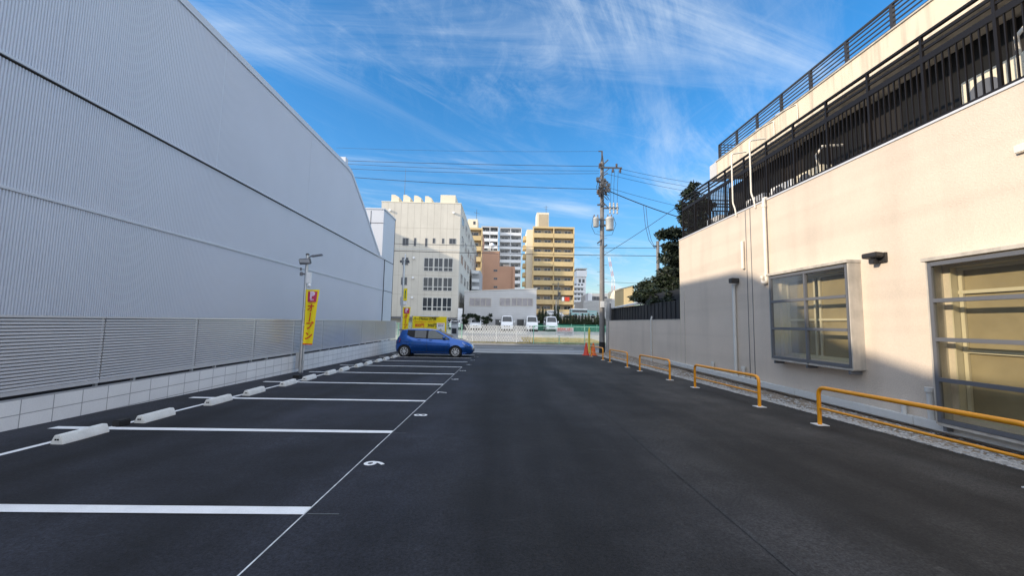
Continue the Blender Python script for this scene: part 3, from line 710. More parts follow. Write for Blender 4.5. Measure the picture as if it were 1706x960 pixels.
# ------------------------------------------------------------------ blue hatchback
def lerp_prof(P, x):
    if x <= P[0][0]: return P[0][1]
    for (a, za), (c, zb) in zip(P, P[1:]):
        if x <= c:
            t = (x-a)/(c-a); return za+(zb-za)*t
    return P[-1][1]
def smooth_prof(P, n=3):
    # corner cutting that keeps the end points
    for _ in range(n):
        Q = [P[0]]
        for (a, b_), (c, d) in zip(P, P[1:]):
            Q += [(a*.75+c*.25, b_*.75+d*.25), (a*.25+c*.75, b_*.25+d*.75)]
        Q.append(P[-1]); P = Q
    return P
class CarBody:
    """lofted body: x runs rear to front; returns points for any (x, section parameter)"""
    def __init__(s, top, belt, bottom, wid, roofw):
        s.top, s.belt, s.bot, s.wid, s.rw = [smooth_prof(q, 2) for q in (top, belt, bottom, wid, roofw)]
    def sec(s, x):
        t = lerp_prof(s.top, x); b = min(lerp_prof(s.belt, x), t-.02); o = lerp_prof(s.bot, x); w = lerp_prof(s.wid, x); r = min(lerp_prof(s.rw, x), w)
        h = b-o; g = t-b
        return [(0, o), (w*.80, o), (w*.95, o+.05), (w*.985, o+h*.28), (w, o+h*.52), (w*.995, o+h*.74), (w*.965, o+h*.93), (w*.93, b),
                (w*.93+(r-w*.93)*.45, b+g*.45), (r*1.0, b+g*.82), (r*.93, b+g*.93), (r*.72, t-.012*min(1, g/.2)), (r*.36, t), (0, t+.008)]
    def at(s, x, z):           # half width of the skin at height z
        q = s.sec(x)
        for (y0, z0), (y1, z1) in zip(q[2:], q[3:]):
            if z0 <= z <= z1 and z1 > z0: return y0+(y1-y0)*(z-z0)/(z1-z0)
        return q[8][0]
    def roof(s, x, u):         # height of the skin at lateral position u*halfwidth near the top
        q = s.sec(x)[8:]
        return q
def build_car(root_name, label, cat, body, L, T, paint, wheels, wr, wy, group=None, win=None, screens=None, extra=None, loc=(0, 0, 0)):
    """T maps (x along, y half width side, z) to world"""
    root = thing(root_name, label, cat, T((L/2, 0, 0)), group)
    n = 64; b = MB(); xs = [L*i/n for i in range(n+1)]
    secs = [body.sec(x) for x in xs]; m = len(secs[0])
    ring = lambda q: [(y, z) for y, z in q]+[(-y, z) for y, z in reversed(q[1:-1])]
    R_ = [ring(q) for q in secs]; k = len(R_[0])
    for x, q in zip(xs, R_): b.v += [T((x, y, z)) for y, z in q]
    for i in range(n):
        for j in range(k): b.f.append((i*k+j, i*k+(j+1) % k, (i+1)*k+(j+1) % k, (i+1)*k+j))
    b.f.append(tuple(range(k))); b.f.append(tuple(n*k+j for j in range(k)))
    o = b.build('body', paint, root, smooth=True)
    # wheel arches cut with cylinders
    for wx in wheels:
        c = MB(); p0 = T((wx, -wy-.4, wr)); p1 = T((wx, wy+.4, wr)); c.tube([p0, p1], wr*1.14, 32)
        cut = c.build('cut', None, root); mod = o.modifiers.new('b', 'BOOLEAN'); mod.operation = 'DIFFERENCE'; mod.object = cut; mod.solver = 'EXACT'
        dg = bpy.context.evaluated_depsgraph_get(); me = bpy.data.meshes.new_from_object(o.evaluated_get(dg))
        o.modifiers.clear(); o.data = me; bpy.data.objects.remove(cut)
    c = MB()
    for wx in wheels:
        c.tube([T((wx, -wy+.30, wr)), T((wx, wy-.30, wr))], wr*1.13, 24)
        c.build('wheel_well', K['rubber'], root); c = MB()
    # wheels
    for wx in wheels:
        for sgn_ in (-1, 1):
            c = MB(); tw = .19; yo = sgn_*wy; yi = sgn_*(wy-tw)
            pr = [(wr*.62, yi), (wr*.94, yi), (wr, yi+sgn_*.02), (wr, yo-sgn_*.02), (wr*.95, yo), (wr*.70, yo+sgn_*.004), (wr*.66, yo-sgn_*.02), (wr*.62, yi)]
            vs = []; NN = 28
            for r_, y_ in pr:
                for q in range(NN):
                    t = 2*math.pi*q/NN; vs.append(T((wx+r_*math.cos(t), y_, wr+r_*math.sin(t))))
            fs = [(i*NN+q, i*NN+(q+1) % NN, (i+1)*NN+(q+1) % NN, (i+1)*NN+q) for i in range(len(pr)-1) for q in range(NN)]
            c.add(vs, fs); wl = thing('wheel', None, None, T((wx, yo, wr))-Vector(T((L/2, 0, 0)))); wl.parent = root
            ty = c.build('tyre', K['rubber'], wl, smooth=True)
            c = MB(); vs = []; ring_r = (wr*.66, wr*.60)
            for r_ in (wr*.66, wr*.585):
                for d in (.0, -.03):
                    for q in range(NN):
                        t = 2*math.pi*q/NN; vs.append(T((wx+r_*math.cos(t), yo+sgn_*(d+.004), wr+r_*math.sin(t))))
            fs = [(a_+q, a_+(q+1) % NN, b_+(q+1) % NN, b_+q) for (a_, b_) in ((0, 2*NN), (2*NN, 3*NN), (0, NN)) for q in range(NN)]
            c.add(vs, fs)
            for q in range(8):
                t = 2*math.pi*q/8+.2; ct, st_ = math.cos(t), math.sin(t); t2 = t+.12
                p0 = (wx+wr*.10*ct, yo-sgn_*.004, wr+wr*.10*st_); p1 = (wx+wr*.62*math.cos(t2), yo-sgn_*.004, wr+wr*.62*math.sin(t2))
                c.bar(T(p0), T(p1), wr*.115, .02, Vector(T((0, 1, 0)))-Vector(T((0, 0, 0))))
            c.tube([T((wx, yo-sgn_*.03, wr)), T((wx, yo+sgn_*.008, wr))], wr*.17, 16)
            c.build('rim', K['rim'], wl)
    for (nm, mtl, xlo, xhi, zl, zh) in (win or []):       # side glass patches that follow the skin
        for sgn_ in (-1, 1):
            c = MB(); NX, NZ = 14, 5
            for i in range(NX+1):
                x = xlo+(xhi-xlo)*i/NX; a_, b_ = zl(x), zh(x)
                for j in range(NZ+1):
                    z = a_+(b_-a_)*j/NZ; c.v.append(T((x, sgn_*(body.at(x, z)+(.004 if nm == 'window_surround' else .009)), z)))
            for i in range(NX):
                for j in range(NZ): a_ = i*(NZ+1)+j; c.f.append((a_, a_+1, a_+NZ+2, a_+NZ+1))
            c.build(nm, mtl, root, smooth=True, fix=False)
    for (nm, mtl, xlo, xhi, fr) in (screens or []):       # windscreen / rear glass patches on the top skin
        c = MB(); NX, NY = 10, 12
        for i in range(NX+1):
            x = xlo+(xhi-xlo)*i/NX; q = body.sec(x)
            pts = q[9:]; 
            full = [(y_, z_) for y_, z_ in pts]
            for j in range(NY+1):
                u = (2*j/NY-1)*fr; yy = abs(u)*full[1][0]
                z = full[-1][1]
                for (ya_, za_), (yb_, zb2) in zip(full, full[1:]):
                    if yb_ <= yy <= ya_+1e-6: z = zb2+(za_-zb2)*(yy-yb_)/max(1e-6, ya_-yb_)
                c.v.append(T((x, math.copysign(yy, u), z+.009)))
        for i in range(NX):
            for j in range(NY): a_ = i*(NY+1)+j; c.f.append((a_, a_+1, a_+NY+2, a_+NY+1))
        c.build(nm, mtl, root, smooth=True, fix=False)
    return root

CL = 3.95
cb = CarBody(
    top=[(0, .64), (.02, .66), (.04, .80), (.08, .84), (.15, 1.06), (.20, 1.10), (.25, 1.33), (.28, 1.36), (.6, 1.42), (1.1, 1.455), (1.6, 1.45), (2.0, 1.40), (2.12, 1.375), (2.5, 1.19), (2.86, 1.0), (2.95, .97), (3.3, .905), (3.62, .80), (3.8, .70), (3.9, .62), (3.95, .48)],
    belt=[(0, .60), (.04, .76), (.10, .94), (.2, 1.0), (.6, .985), (1.2, .95), (2.0, .915), (2.5, .895), (2.9, .89), (3.2, .85), (3.6, .75), (3.85, .60), (3.95, .44)],
    bottom=[(0, .36), (.1, .22), (.35, .16), (3.4, .15), (3.75, .15), (3.9, .19), (3.95, .28)],
    wid=[(0, .60), (.06, .74), (.25, .82), (.55, .85), (1.3, .835), (2.4, .84), (3.1, .85), (3.5, .82), (3.75, .72), (3.9, .55), (3.95, .42)],
    roofw=[(0, .55), (.15, .58), (.4, .60), (1.2, .64), (2.0, .62), (2.5, .64), (2.9, .70), (3.2, .74), (3.6, .68), (3.95, .3)])
yc0 = 20.35+.85; xr = PY(657.5, 560, yc0-.85).x; xf = PY(788, 570, yc0-.85).x; kx = (xf-xr)/CL
print('car', xr, xf, kx)
zc0 = lotz(yc0)
TC = lambda p: Vector((xr+p[0]*kx, yc0+p[1]*kx, zc0+p[2]*kx))
top = lambda x: lerp_prof(cb.top, x)
gl_rear = lambda x: 1.30-.0*(x-1.2)
car = build_car('parked_car', 'blue five-door hatchback parked across the last bays, nose towards the lane', 'car', cb, CL, TC, K['blue'], (.50, 3.07), .295, .845,
    win=[('window_surround', K['rubber'], .60, 2.74, lambda x: (1.0+.10*max(0, .80-x)/.14 if x < .97 else .965-.035*(x-.97))-.02, lambda x: max(.95-.03*(x-1.7)-.02+.004, 1.36-max(0, x-2.0)*.56)),
         ('quarter_pillar', K['rubber'], .66, .97, lambda x: 1.01+.10*max(0, .80-x)/.14, lambda x: 1.335),
         ('side_window', K['tint'], .985, 1.56, lambda x: .985-.04*(x-.98), lambda x: 1.345),
         ('door_pillar', K['rubber'], 1.562, 1.66, lambda x: .96, lambda x: 1.345),
         ('side_window', K['tintlight'], 1.662, 2.66, lambda x: .955-.03*(x-1.7), lambda x: max(.955-.03*(x-1.7)+.004, 1.34-max(0, x-1.98)*.56))],
    screens=[('windscreen', K['tintlight'], 2.12, 2.84, .93), ('rear_window', K['tint'], .07, .17, .85)])
def on(x, z, d=.0, s_=-1): return TC((x, s_*(cb.at(x, z)+d), z))
for s_ in (-1, 1):
    c = MB(); P0 = [(3.40, .76), (3.62, .775), (3.84, .62), (3.74, .60), (3.52, .66)]
    c.v = [on(x, z, .012, s_) for x, z in P0]; c.f = [tuple(range(5))]; c.build('headlight', K['lens'], car)
    c = MB(); P0 = [(.03, .80), (.20, .98), (.30, .90), (.24, .74), (.06, .70)]
    c.v = [on(x, z, .012, s_) for x, z in P0]; c.f = [tuple(range(5))]; c.build('tail_light', K['redlens'], car)
    c = MB(); p = TC((2.48, s_*.88, 1.0)); c.ball(p, .09, .06, .055, 10, 6); c.bar(p, TC((2.5, s_*.78, .96)), .04); c.build('mirror', K['blue'], car, smooth=True)
    for hx in (1.22, 2.05-.25):
        c = MB(); c.bar(on(hx-.09, .86, .02, s_), on(hx+.09, .865, .02, s_), .03, .03); c.build('door_handle', K['blue'], car, bevel=.006)
    c = MB()
    for hx in (1.62, 2.62): c.tube([on(hx+(0 if hx < 2 else (.03*(i-3))), .30+.63*i/8, .002, s_) for i in range(9)], .006, 5)
    c.tube([on(.9+.2*i, .27, .003, s_) for i in range(10)], .012, 5)
    c.build('door_seam', K['rubber'], car)
c = MB(); c.box(xf-.10*kx, xf+.005, yc0-.38, yc0+.38, zc0+.26, zc0+.44); c.build('grille', K['rubber'], car, bevel=.02)
c = MB(); c.box(xr-.02, xr+.02, yc0-.17, yc0+.17, zc0+.52, zc0+.66); c.build('number_plate', K['whitepl'], car)
c = MB(); c.obox(TC((.24, 0, 1.345)), (.14, 0, .01), (0, .52, 0), (0, 0, .018)); c.build('spoiler', K['blue'], car, bevel=.008)

# ------------------------------------------------------------------ right building
RB = thing('cream_building', 'two-storey cream stucco building with barred balcony and roof railing on the right', 'building', (XW+6, 6, -.06))
zw = PX(1300, 323, XW).z; zw2 = PX(1650, 161, XW).z; ycn = PX(1132, 440, XW).y
print('wall top', zw, zw2, 'corner y', ycn)
zw = (zw+zw2)/2
# window openings in the wall (y near, y far, z low, z high)
XBAY = XW-.25
w1 = (PX(1413, 500, XBAY).y, PX(1282, 500, XBAY).y, (PX(1286, 596, XBAY).z+PX(1413, 614, XBAY).z)/2, (PX(1281, 463, XBAY).z+PX(1413, 437, XBAY).z)/2)
w2 = (3.1, PX(1552, 560, XBAY).y, PX(1570, 705, XBAY).z, PX(1560, 436, XBAY).z)
print('w1', w1, 'w2', w2)
def wall_with_holes(X0_, X1_, y0, y1, z0, z1, holes):
    b = MB(); ys = sorted({y0, y1, *[h[0] for h in holes], *[h[1] for h in holes]})
    for a_, c_ in zip(ys, ys[1:]):
        mid = (a_+c_)/2; zz = z0; hs = sorted([h for h in holes if h[0] <= mid <= h[1]], key=lambda h: h[2])
        for h in hs:
            if h[2] > zz: b.box(X0_, X1_, a_, c_, zz, h[2])
            zz = h[3]
        if z1 > zz: b.box(X0_, X1_, a_, c_, zz, z1)
    return b
hole = lambda w_: (w_[0]+.08, w_[1]-.08, w_[2]+.08, w_[3]-.06)
b = wall_with_holes(XW, XW+.25, -5, ycn, -.35, zw, [hole(w1), hole(w2)])
b.box(XW+.25, XW+12, ycn-.25, ycn, -.35, zw)
b.build('wall', K['stucco'], RB)
# joints drawn as thin recess strips with darker sealant
b = MB(); b.box(XW-.004, XW, ycn-.02, ycn+.004, 0, zw); b.build('corner_bead', K['creamframe'], RB)
def bay(w_, name_lab, rows, mull):
    y0, y1, z0, z1 = w_
    t = thing('bay_window', None, None, Vector((XBAY, (y0+y1)/2, z0))-RB.location); t.parent = RB
    fr = MB(); fw_ = .055
    for yy in (y0, y1-fw_): fr.box(XBAY, XBAY+.06, yy, yy+fw_, z0, z1)
    fr.box(XBAY-.005, XBAY+.06, y0+fw_, y1-fw_, z0, z0+.06); fr.box(XBAY-.005, XBAY+.06, y0+fw_, y1-fw_, z1-.06, z1)
    for m_ in mull: fr.box(XBAY-.012, XBAY+.05, m_-.025, m_+.025, z0-.02, z1-.06)
    for r_ in rows: fr.box(XBAY-.008, XBAY+.05, y0+fw_, y1-fw_, r_-.03, r_+.03)
    fr.build('frame', K['darkalu'], t, bevel=.004)
    g = MB(); g.quad((XBAY+.03, y0+.02, z0+.02), (XBAY+.03, y1-.02, z0+.02), (XBAY+.03, y1-.02, z1-.02), (XBAY+.03, y0+.02, z1-.02)); g.build('pane', K['glass'], t)
    s_ = MB()
    s_.box(XBAY+.004, XW, y0-.03, y0-.004, z0-.03, z1+.02)
    s_.box(XBAY+.004, XW, y1+.004, y1+.03, z0-.03, z1+.02)
    s_.box(XBAY-.03, XW, y0-.04, y1+.06, z1+.02, z1+.075)
    s_.box(XBAY+.004, XW, y0-.004, y1+.004, z0-.05, z0-.005)
    s_.build('surround', K['bayside'], t, bevel=.003)
    for yy in (y0+.05, (y0+y1)/2, y1-.1): br = MB(); br.box(XBAY+.02, XW-.01, yy, yy+.05, z0-.12, z0-.052); br.build('bracket', K['darkalu'], t)
    # deep inner window: jamb lining, cream frames, tan blinds
    h = hole(w_); XI = XW+.08
    j = MB(); j.box(XW+.0, XI+.1, h[0], h[0]+.02, h[2], h[3]); j.box(XW, XI+.1, h[1]-.02, h[1], h[2], h[3]); j.box(XW, XI+.1, h[0]+.02, h[1]-.02, h[2], h[2]+.02); j.box(XW, XI+.1, h[0]+.02, h[1]-.02, h[3]-.02, h[3])
    j.build('jamb', K['creamframe'], t)
    c_ = MB(); c_.box(XI+.06, XI+.09, h[0]+.02, h[1]-.02, h[2]+.02, h[3]-.02); c_.build('blind', K['curtain'], t)
    return t, h, XI
z12 = [PX(1288, 503, XBAY).z, PX(1288, 547.5, XBAY).z]
t1, h1, XI = bay(w1, '', z12, [PX(1342, 520, XBAY).y])
c_ = MB(); m1 = (h1[0]+h1[1])/2
for yy in (h1[0]+.03, m1-.02, m1+.12, h1[1]-.08): c_.box(XI+.02, XI+.055, yy, yy+.05, h1[2]+.02, h1[3]-.02)
for zz in (h1[2]+.02, (h1[2]+h1[3])/2-.1, h1[3]-.07): c_.box(XI+.018, XI+.05, h1[0]+.02, h1[1]-.02, zz, zz+.045)
c_.build('inner_frame', K['creamframe'], t1)
z22 = [PX(1560, 501, XBAY).z, PX(1562, 566, XBAY).z, PX(1566, 633, XBAY).z]
t2, h2, XI = bay(w2, '', z22, [4.3])
c_ = MB(); 
for yy in (h2[0]+.03, h2[1]-.95, h2[1]-.08): c_.box(XI+.02, XI+.055, yy, yy+.05, h2[2]+.02, h2[3]-.02)
for zz in (h2[2]+.02, h2[2]+.95, h2[3]-.42, h2[3]-.07): c_.box(XI+.018, XI+.05, h2[0]+.02, h2[1]-.02, zz, zz+.05)
c_.build('inner_frame', K['creamframe'], t2)
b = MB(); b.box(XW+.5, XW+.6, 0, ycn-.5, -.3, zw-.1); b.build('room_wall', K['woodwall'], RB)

# balcony slab, back wall, soffit, fascia, upper parapet
XFc = 7.35
zf0 = PX(1482.6, 103, XFc).z; zf1 = (PX(1468, 62.5, XFc).z+PX(1199, 267, XFc).z)/2; yfc = PX(1194, 280, XFc).y; zrr = (PX(1463.9, 14.6, XFc).z+PX(1192, 243, XFc).z)/2
print('fascia', zf0, zf1, yfc, zrr)
b = MB(); b.box(XW+.26, XW+12, -5, ycn-.26, zw-.18, zw-.02); b.build('balcony_floor', K['roofgrey'], RB)
b = MB(); b.box(XW-.02, XW+.27, -5, ycn+.01, zw, zw+.035); b.build('wall_coping', K['cladtrim'], RB)
XBK = XW+1.55
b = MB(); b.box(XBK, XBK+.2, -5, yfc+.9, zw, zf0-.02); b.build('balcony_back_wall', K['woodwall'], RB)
b = MB(); b.box(XFc+.15, XBK+8, -5, yfc-.15, zf0, zf0+.12); b.build('soffit', K['stucco2'], RB)
b = MB(); b.box(XFc, XFc+.15, -5, yfc, zf0-.02, zf1); b.box(XFc+.15, XBK+6, yfc-.15, yfc, zf0-.02, zf1); b.build('fascia', K['stucco2'], RB)
b = MB(); b.box(XFc-.03, XFc+.2, -5, yfc+.02, zf1, zf1+.03); b.build('fascia_coping', K['bayside'], RB)
b = MB(); b.box(XFc+.01, XFc+.5, yfc+.002, yfc+.5, zf0+.05, zf1+.05); b.build('plant_box', K['whitewall'], RB, bevel=.02)
# balcony windows on the back wall
for i in range(5):
    yy = .5+2.7*i
    f_ = MB(); f_.box(XBK-.05, XBK-.005, yy, yy+1.9, zw+.15, zw+2.0); w_ = f_.build('window', K['black'], RB)
    for q in (0, 1):
        f_ = MB(); f_.box(XBK-.06, XBK-.052, yy+.06+.93*q, yy+.92+.93*q, zw+.2, zw+1.95); f_.build('pane', K['blackpane'], w_)
# balcony railing
XRl = XW+.03; zt4 = (PX(1137, 331, XRl).z+PX(1580, 29, XRl).z)/2; print('rail', zt4-zw)
BR = thing('balcony_railing', None, None, Vector((XRl, 5, zw))-RB.location); BR.parent = RB
hgt = zt4-zw; ra = MB(); zs = [zt4, zw+hgt*.90, zw+hgt*.83, zw+hgt*.76]
yE = PX(1138, 380, XRl).y
ra.box(XRl-.03, XRl+.03, -4, yE, zt4-.04, zt4)
for zq in zs[1:3]: ra.box(XRl-.015, XRl+.015, -4, yE, zq-.02, zq+.02)
ra.box(XRl-.02, XRl+.02, -4, yE, zw+hgt*.69, zw+hgt*.755)
ra.box(XRl-.018, XRl+.018, -4, yE, zw+.05, zw+.085)
ra.build('rail', K['bars'], BR)
yy = yE; n_ = 0
pitch = .965
while yy > -3.5:
    q = MB(); q.box(XRl-.022, XRl+.022, yy-.02, yy+.02, zw+.035, zt4-.041); q.build('post', K['bars'], BR)
    q = MB(); nb = 10
    for i in range(1, nb):
        y_ = yy-pitch*i/nb; q.box(XRl-.012, XRl+.012, y_-.008, y_+.008, zw+.086, zw+hgt*.69)
    q.build('baluster_panel', K['bars'], BR); yy -= pitch
# return of the railing along the far end
q = MB(); 
for zq in (zt4-.02, zs[1], zs[2], zw+hgt*.72, zw+.07): q.box(XRl+.03, XRl+5, yE-.02, yE+.02, zq-.02, zq+.02)
for i in range(40): q.box(XRl+.12*i+.08, XRl+.12*i+.10, yE-.011, yE+.011, zw+.09, zw+hgt*.7)
q.build('end_rail', K['bars'], BR)
# roof railing
XRr = XFc+.10; RR = thing('roof_railing', None, None, Vector((XRr, 5, zf1))-RB.location); RR.parent = RB
hr = zrr-zf1; ra = MB(); ra.box(XRr-.025, XRr+.025, -4, yfc, zrr-.035, zrr)
for i in range(1, 6): zq = zf1+.03+(hr-.03)*i/6.0; ra.box(XRr-.011, XRr+.011, -4, yfc, zq-.011, zq+.011)
for i in range(0, 7): zq = zf1+.03+(hr-.03)*i/6.0; ra.box(XRr+.03, XRr+5, yfc-.04, yfc-.015, zq-.011, zq+.011)
ra.build('rail', K['black'], RR)
yy = yfc-.03
while yy > -3: 
    q = MB(); q.box(XRr-.03, XRr+.03, yy-.03, yy+.03, zf1+.03, zrr-.036); q.build('post', K['black'], RR); yy -= 1.03
# air-conditioner units on the balcony
for i, px in enumerate((1668, 1345, 1300, 1255, 1185)):
    X_ = XW+.75; yy = PX(px, 300, X_).y; z_ = zw+.02
    lab = ['pale outdoor air-conditioner behind the bars nearest the upper right corner', 'pinkish outdoor unit behind the middle balcony bars, nearer of a close pair', 'pale outdoor unit behind the middle balcony bars, farther of a close pair', 'white outdoor unit standing behind the balcony bars near the white drain pipes', 'small white outdoor unit at the far end of the balcony'][i]
    t = thing('air_conditioner', lab, 'air conditioner', (X_+.15, yy, z_), 'outdoor units on the balcony')
    b = MB(); hh = .62 if i else .8; b.box(X_, X_+.3, yy-.42, yy+.42, z_+.06, z_+hh); b.build('casing', K['cream'] if i in (0, 1) else K['white'], t, bevel=.015)
    b = MB(); b.lathe([(.23, 0), (.23, .012)], (X_-.014, yy+.1, z_+hh*.55), 20, 'x'); b.build('fan_grille', K['darkalu'], t)
    b = MB(); b.box(X_, X_+.3, yy-.36, yy-.3, z_, z_+.059); b.box(X_, X_+.3, yy+.3, yy+.36, z_, z_+.059); b.build('foot', K['rubber'], t)
    if i in (0, 1):
        b = MB(); b.tube([(X_+.05, yy-.3, z_+hh), (X_-.02, yy-.34, z_+hh+.25), (X_+.0, yy-.5, z_+hh+.4), (X_+.5, yy-.5, z_+hh+.45)], .03, 8); b.build('hose', K['creampipe'], t, smooth=True)

# pipes and fittings on the right wall (each fixed to the wall: parts of the building)
def wp(px, py, d=.03): return PX(px, py, XW-d)
def pipe(pts, r, m, name='pipe', n=10):
    b = MB(); b.tube(pts, r, n); return b.build(name, m, RB, smooth=True)
def bend(pts, rad=.06, k=4):
    out_ = [Vector(pts[0])]
    for a_, b_, c_ in zip(pts, pts[1:], pts[2:]):
        a_, b_, c_ = map(Vector, (a_, b_, c_)); d1 = (a_-b_); d2 = (c_-b_); r_ = min(rad, d1.length*.45, d2.length*.45)
        p, q = b_+d1.normalized()*r_, b_+d2.normalized()*r_
        for i in range(k+1):
            t = i/k; out_.append(p*(1-t)**2+b_*2*t*(1-t)+q*t*t)
    out_.append(Vector(pts[-1])); return out_
a = wp(1273, 340, .06); yb_ = a.y; zb_ = wp(1273, 468, .06).z
pipe(bend([(XW+.1, yb_-.0, zw+.06), (XW-.07, yb_, zw+.05), (XW-.07, yb_, zb_-.05), (XW-.07, yb_+.16, zb_-.06), (XW-.07, yb_+.16, zb_+.12)], .06), .042, K['creampipe'], 'downpipe', 12)
b = MB(); b.tube([(XW-.07, yb_, zb_+.10), (XW-.07, yb_, zb_+.16)], .055, 12); b.tube([(XW-.07, yb_, zw-.12), (XW-.07, yb_, zw-.18)], .055, 12); b.tube([(XW-.07, yb_+.16, zb_+.05), (XW-.07, yb_+.16, zb_+.13)], .055, 12); b.build('collar', K['creampipe'], RB, smooth=True)
y5 = wp(1237, 420, .05).y
pipe([(XW-.05, y5, wp(1237, 448, .05).z), (XW-.05, y5, wp(1235, 403, .05).z)], .045, K['creampipe'], 'stub_pipe')
y6 = wp(1224, 520, .05).y
pipe([(XW-.06, y6, .0), (XW-.06, y6, wp(1223, 474, .05).z)], .045, K['whitepipe'], 'downpipe', 12)
y7 = wp(1224, 466, .08).y; z7 = wp(1224, 468, .08).z
b = MB(); b.box(XW-.22, XW, y7-.10, y7+.08, z7-.07, z7+.07); b.build('hopper_box', K['black'], RB, bevel=.015)
for px in (1246, 1254):
    y8 = wp(px, 500, .01).y; pipe([(XW-.008, y8, .05), (XW-.008, y8, zw-.02)], .008, K['darkalu'], 'cable', 6)
y9 = wp(1141, 560, .01).y; pipe([(XW-.006, y9, .02), (XW-.006, y9, wp(1141, 485, .01).z)], .012, K['bayside'], 'cable', 6)
# pipes on the balcony front
for (px0, py0, py1) in ((1221, 285, 355), (1252, 252, 350)):
    yq_ = PX(px0, 300, XW-.03).y
    pipe(bend([(XW+.4, yq_, zf0+.06), (XW-.05, yq_, zf0-.02), (XW-.05, yq_, zw+.35), (XW-.05, yq_-.1, zw+.15), (XW-.03, yq_-.12, zw-.08)], .08), .022, K['creampipe'], 'drain_hose', 8)
for px in (1330, 1290):
    yq_ = PX(px, 220, XFc-.02).y
    pipe(bend([(XFc+.1, yq_+.9, zf1+.09), (XFc-.02, yq_+.8, zf1+.06), (XFc-.02, yq_+.05, zf1-.05), (XFc-.02, yq_, zf1-.1), (XFc-.02, yq_, zf0+.05)], .06), .012, K['creampipe'], 'cable', 6)
# duct along the wall foot
zd0, zd1 = .02, .13
zd1 = .06; print('duct top', zd1, PX(1251, 632, XW-.1).z)
b = MB(); yy = -4
while yy < 16-1.5:
    y2_ = min(yy+2.6, ycn+1.2); b.box(XW-.13, XW-.002, yy, y2_-.006, zd1-.135, zd1); yy += 2.6
b.build('base_duct', K['whitepipe'], RB, bevel=.008)
for (px, py0, py1, r_, cap) in ((1187, 612, 604, .035, 1), (1238, 625, 612, .04, 1), (1504, 690, 668, .035, 1), (1548, 702, 648, .045, 1)):
    yq_ = wp(px, py1, .08).y; zt_ = wp(px, py1, .08).z
    pipe([(XW-.07, yq_, zd1-.02), (XW-.07, yq_, zt_)], r_, K['whitepipe'], 'vent_stub', 10)
    b = MB(); b.tube([(XW-.07, yq_, zt_-.05), (XW-.07, yq_, zt_+.02)], r_*1.4, 12); b.build('stub_cap', K['whitepipe'], RB, smooth=True)
# black wall lamp
p = PX(1455, 430, XW-.1); 
WLm = thing('wall_lamp', 'black angular lamp fixed on the cream wall between the two bay windows', 'lamp', (XW, p.y, p.z-.1))
b = MB(); b.box(XW-.05, XW, p.y-.17, p.y+.0, p.z-.09, p.z+.08); b.build('backplate', K['black'], WLm, bevel=.006)
b = MB(); b.prism([(XW-.05, p.y-.16, p.z-.01), (XW-.05, p.y+.14, p.z-.01), (XW-.2, p.y+.14, p.z+.0), (XW-.2, p.y-.16, p.z+.0)], (0, 0, .09)); b.build('head', K['black'], WLm, bevel=.015)
b = MB(); b.box(XW-.14, XW-.05, p.y-.05, p.y+.06, p.z-.11, p.z-.02); b.build('sensor', K['black'], WLm, bevel=.01)
p = PX(1697, 248, XW-.05); b = MB(); b.box(XW-.06, XW, p.y-.08, p.y+.05, p.z-.05, p.z+.06); b.build('wall_box', K['creampipe'], RB, bevel=.01)
# ------------------------------------------------------------------ low garden wall beyond the corner
zlw = PX(1075, 534, XW).z; ylw = PX(1014.5, 560, XW).y; print('low wall', zlw, ylw)
LW = thing('garden_wall', 'long low cream rendered wall continuing from the building corner to the street', 'wall', (XW, (ycn+ylw)/2, -.3))
b = MB(); b.box(XW+.003, XW+.15, ycn+.002, ylw, ZS, zlw); b.build('panel', K['stucco'], LW)
b = MB(); b.box(XW-.005, XW+.17, ycn+.004, ylw+.02, zlw, zlw+.03); b.build('coping', K['bayside'], LW)
yy = PX(1086, 560, XW).y; b = MB(); b.tube([(XW-.03, yy, -.2), (XW-.03, yy, zlw-.0)], .03, 10); b.tube([(XW-.03, yy, zlw), (XW+.02, yy+.02, zlw+.18)], .035, 10); b.build('downpipe', K['whitepipe'], LW, smooth=True)
# dark board shed / fence behind it
zs0, zs1 = zlw+.03, PX(1060, 503, XW+1.0).z
SH = thing('dark_shed', 'dark navy boarded shed with a pale sloping sheet roof behind the low cream wall', 'shed', (XW+2, 19, 0))
ysn = ycn+.3; ysf = PX(1016, 520, XW+.3).y
b = MB(); b.box(XW+.35, XW+.5, ysn, ysf, .0, PX(1070, 508, XW+.35).z)
yq_ = ysn
while yq_ < ysf: b.box(XW+.325, XW+.349, yq_, yq_+.05, zlw, PX(1070, 508, XW+.35).z-.02); yq_ += .45
b.box(XW+.6, XW+.75, ysn, 20.5, 0, PX(1100, 488, XW+.6).z)

b.box(XW+.5, XW+4.2, ysf-.15, ysf, 0, PX(1070, 508, XW+.35).z-.1); b.build('board_wall', K['darkshed'], SH)
zq = PX(1070, 508, XW+.35).z
b = MB(); b.prism([(XW+.2, ysf+.2, zq-.03), (XW+.2, 20.6, zq-.0), (XW+4.4, 20.6, zq+1.0), (XW+4.4, ysf+.2, zq+.97)], (0, 0, .06)); b.build('roof', K['roofgrey'], SH)
# tall corner post beside the wall end
p0 = PX(1011.5, 503, XW-.05); 
CP = thing('gate_post', 'tall grey box-section post at the street end of the cream garden wall', 'post', (XW-.05, ylw+.2, ZS))
b = MB(); b.box(XW-.14, XW+.06, ylw+.05, ylw+.25, ZS, p0.z); b.build('column', K['alu'], CP, bevel=.01)
b = MB(); b.box(XW+.06, XW+.16, ylw+.07, ylw+.23, ZS, p0.z-.1); b.build('channel', K['darkalu'], CP)
b = MB(); b.box(XW-.22, XW+.2, ylw+.03, ylw+.27, p0.z, p0.z+.2); b.build('head_box', K['alu'], CP, bevel=.01)

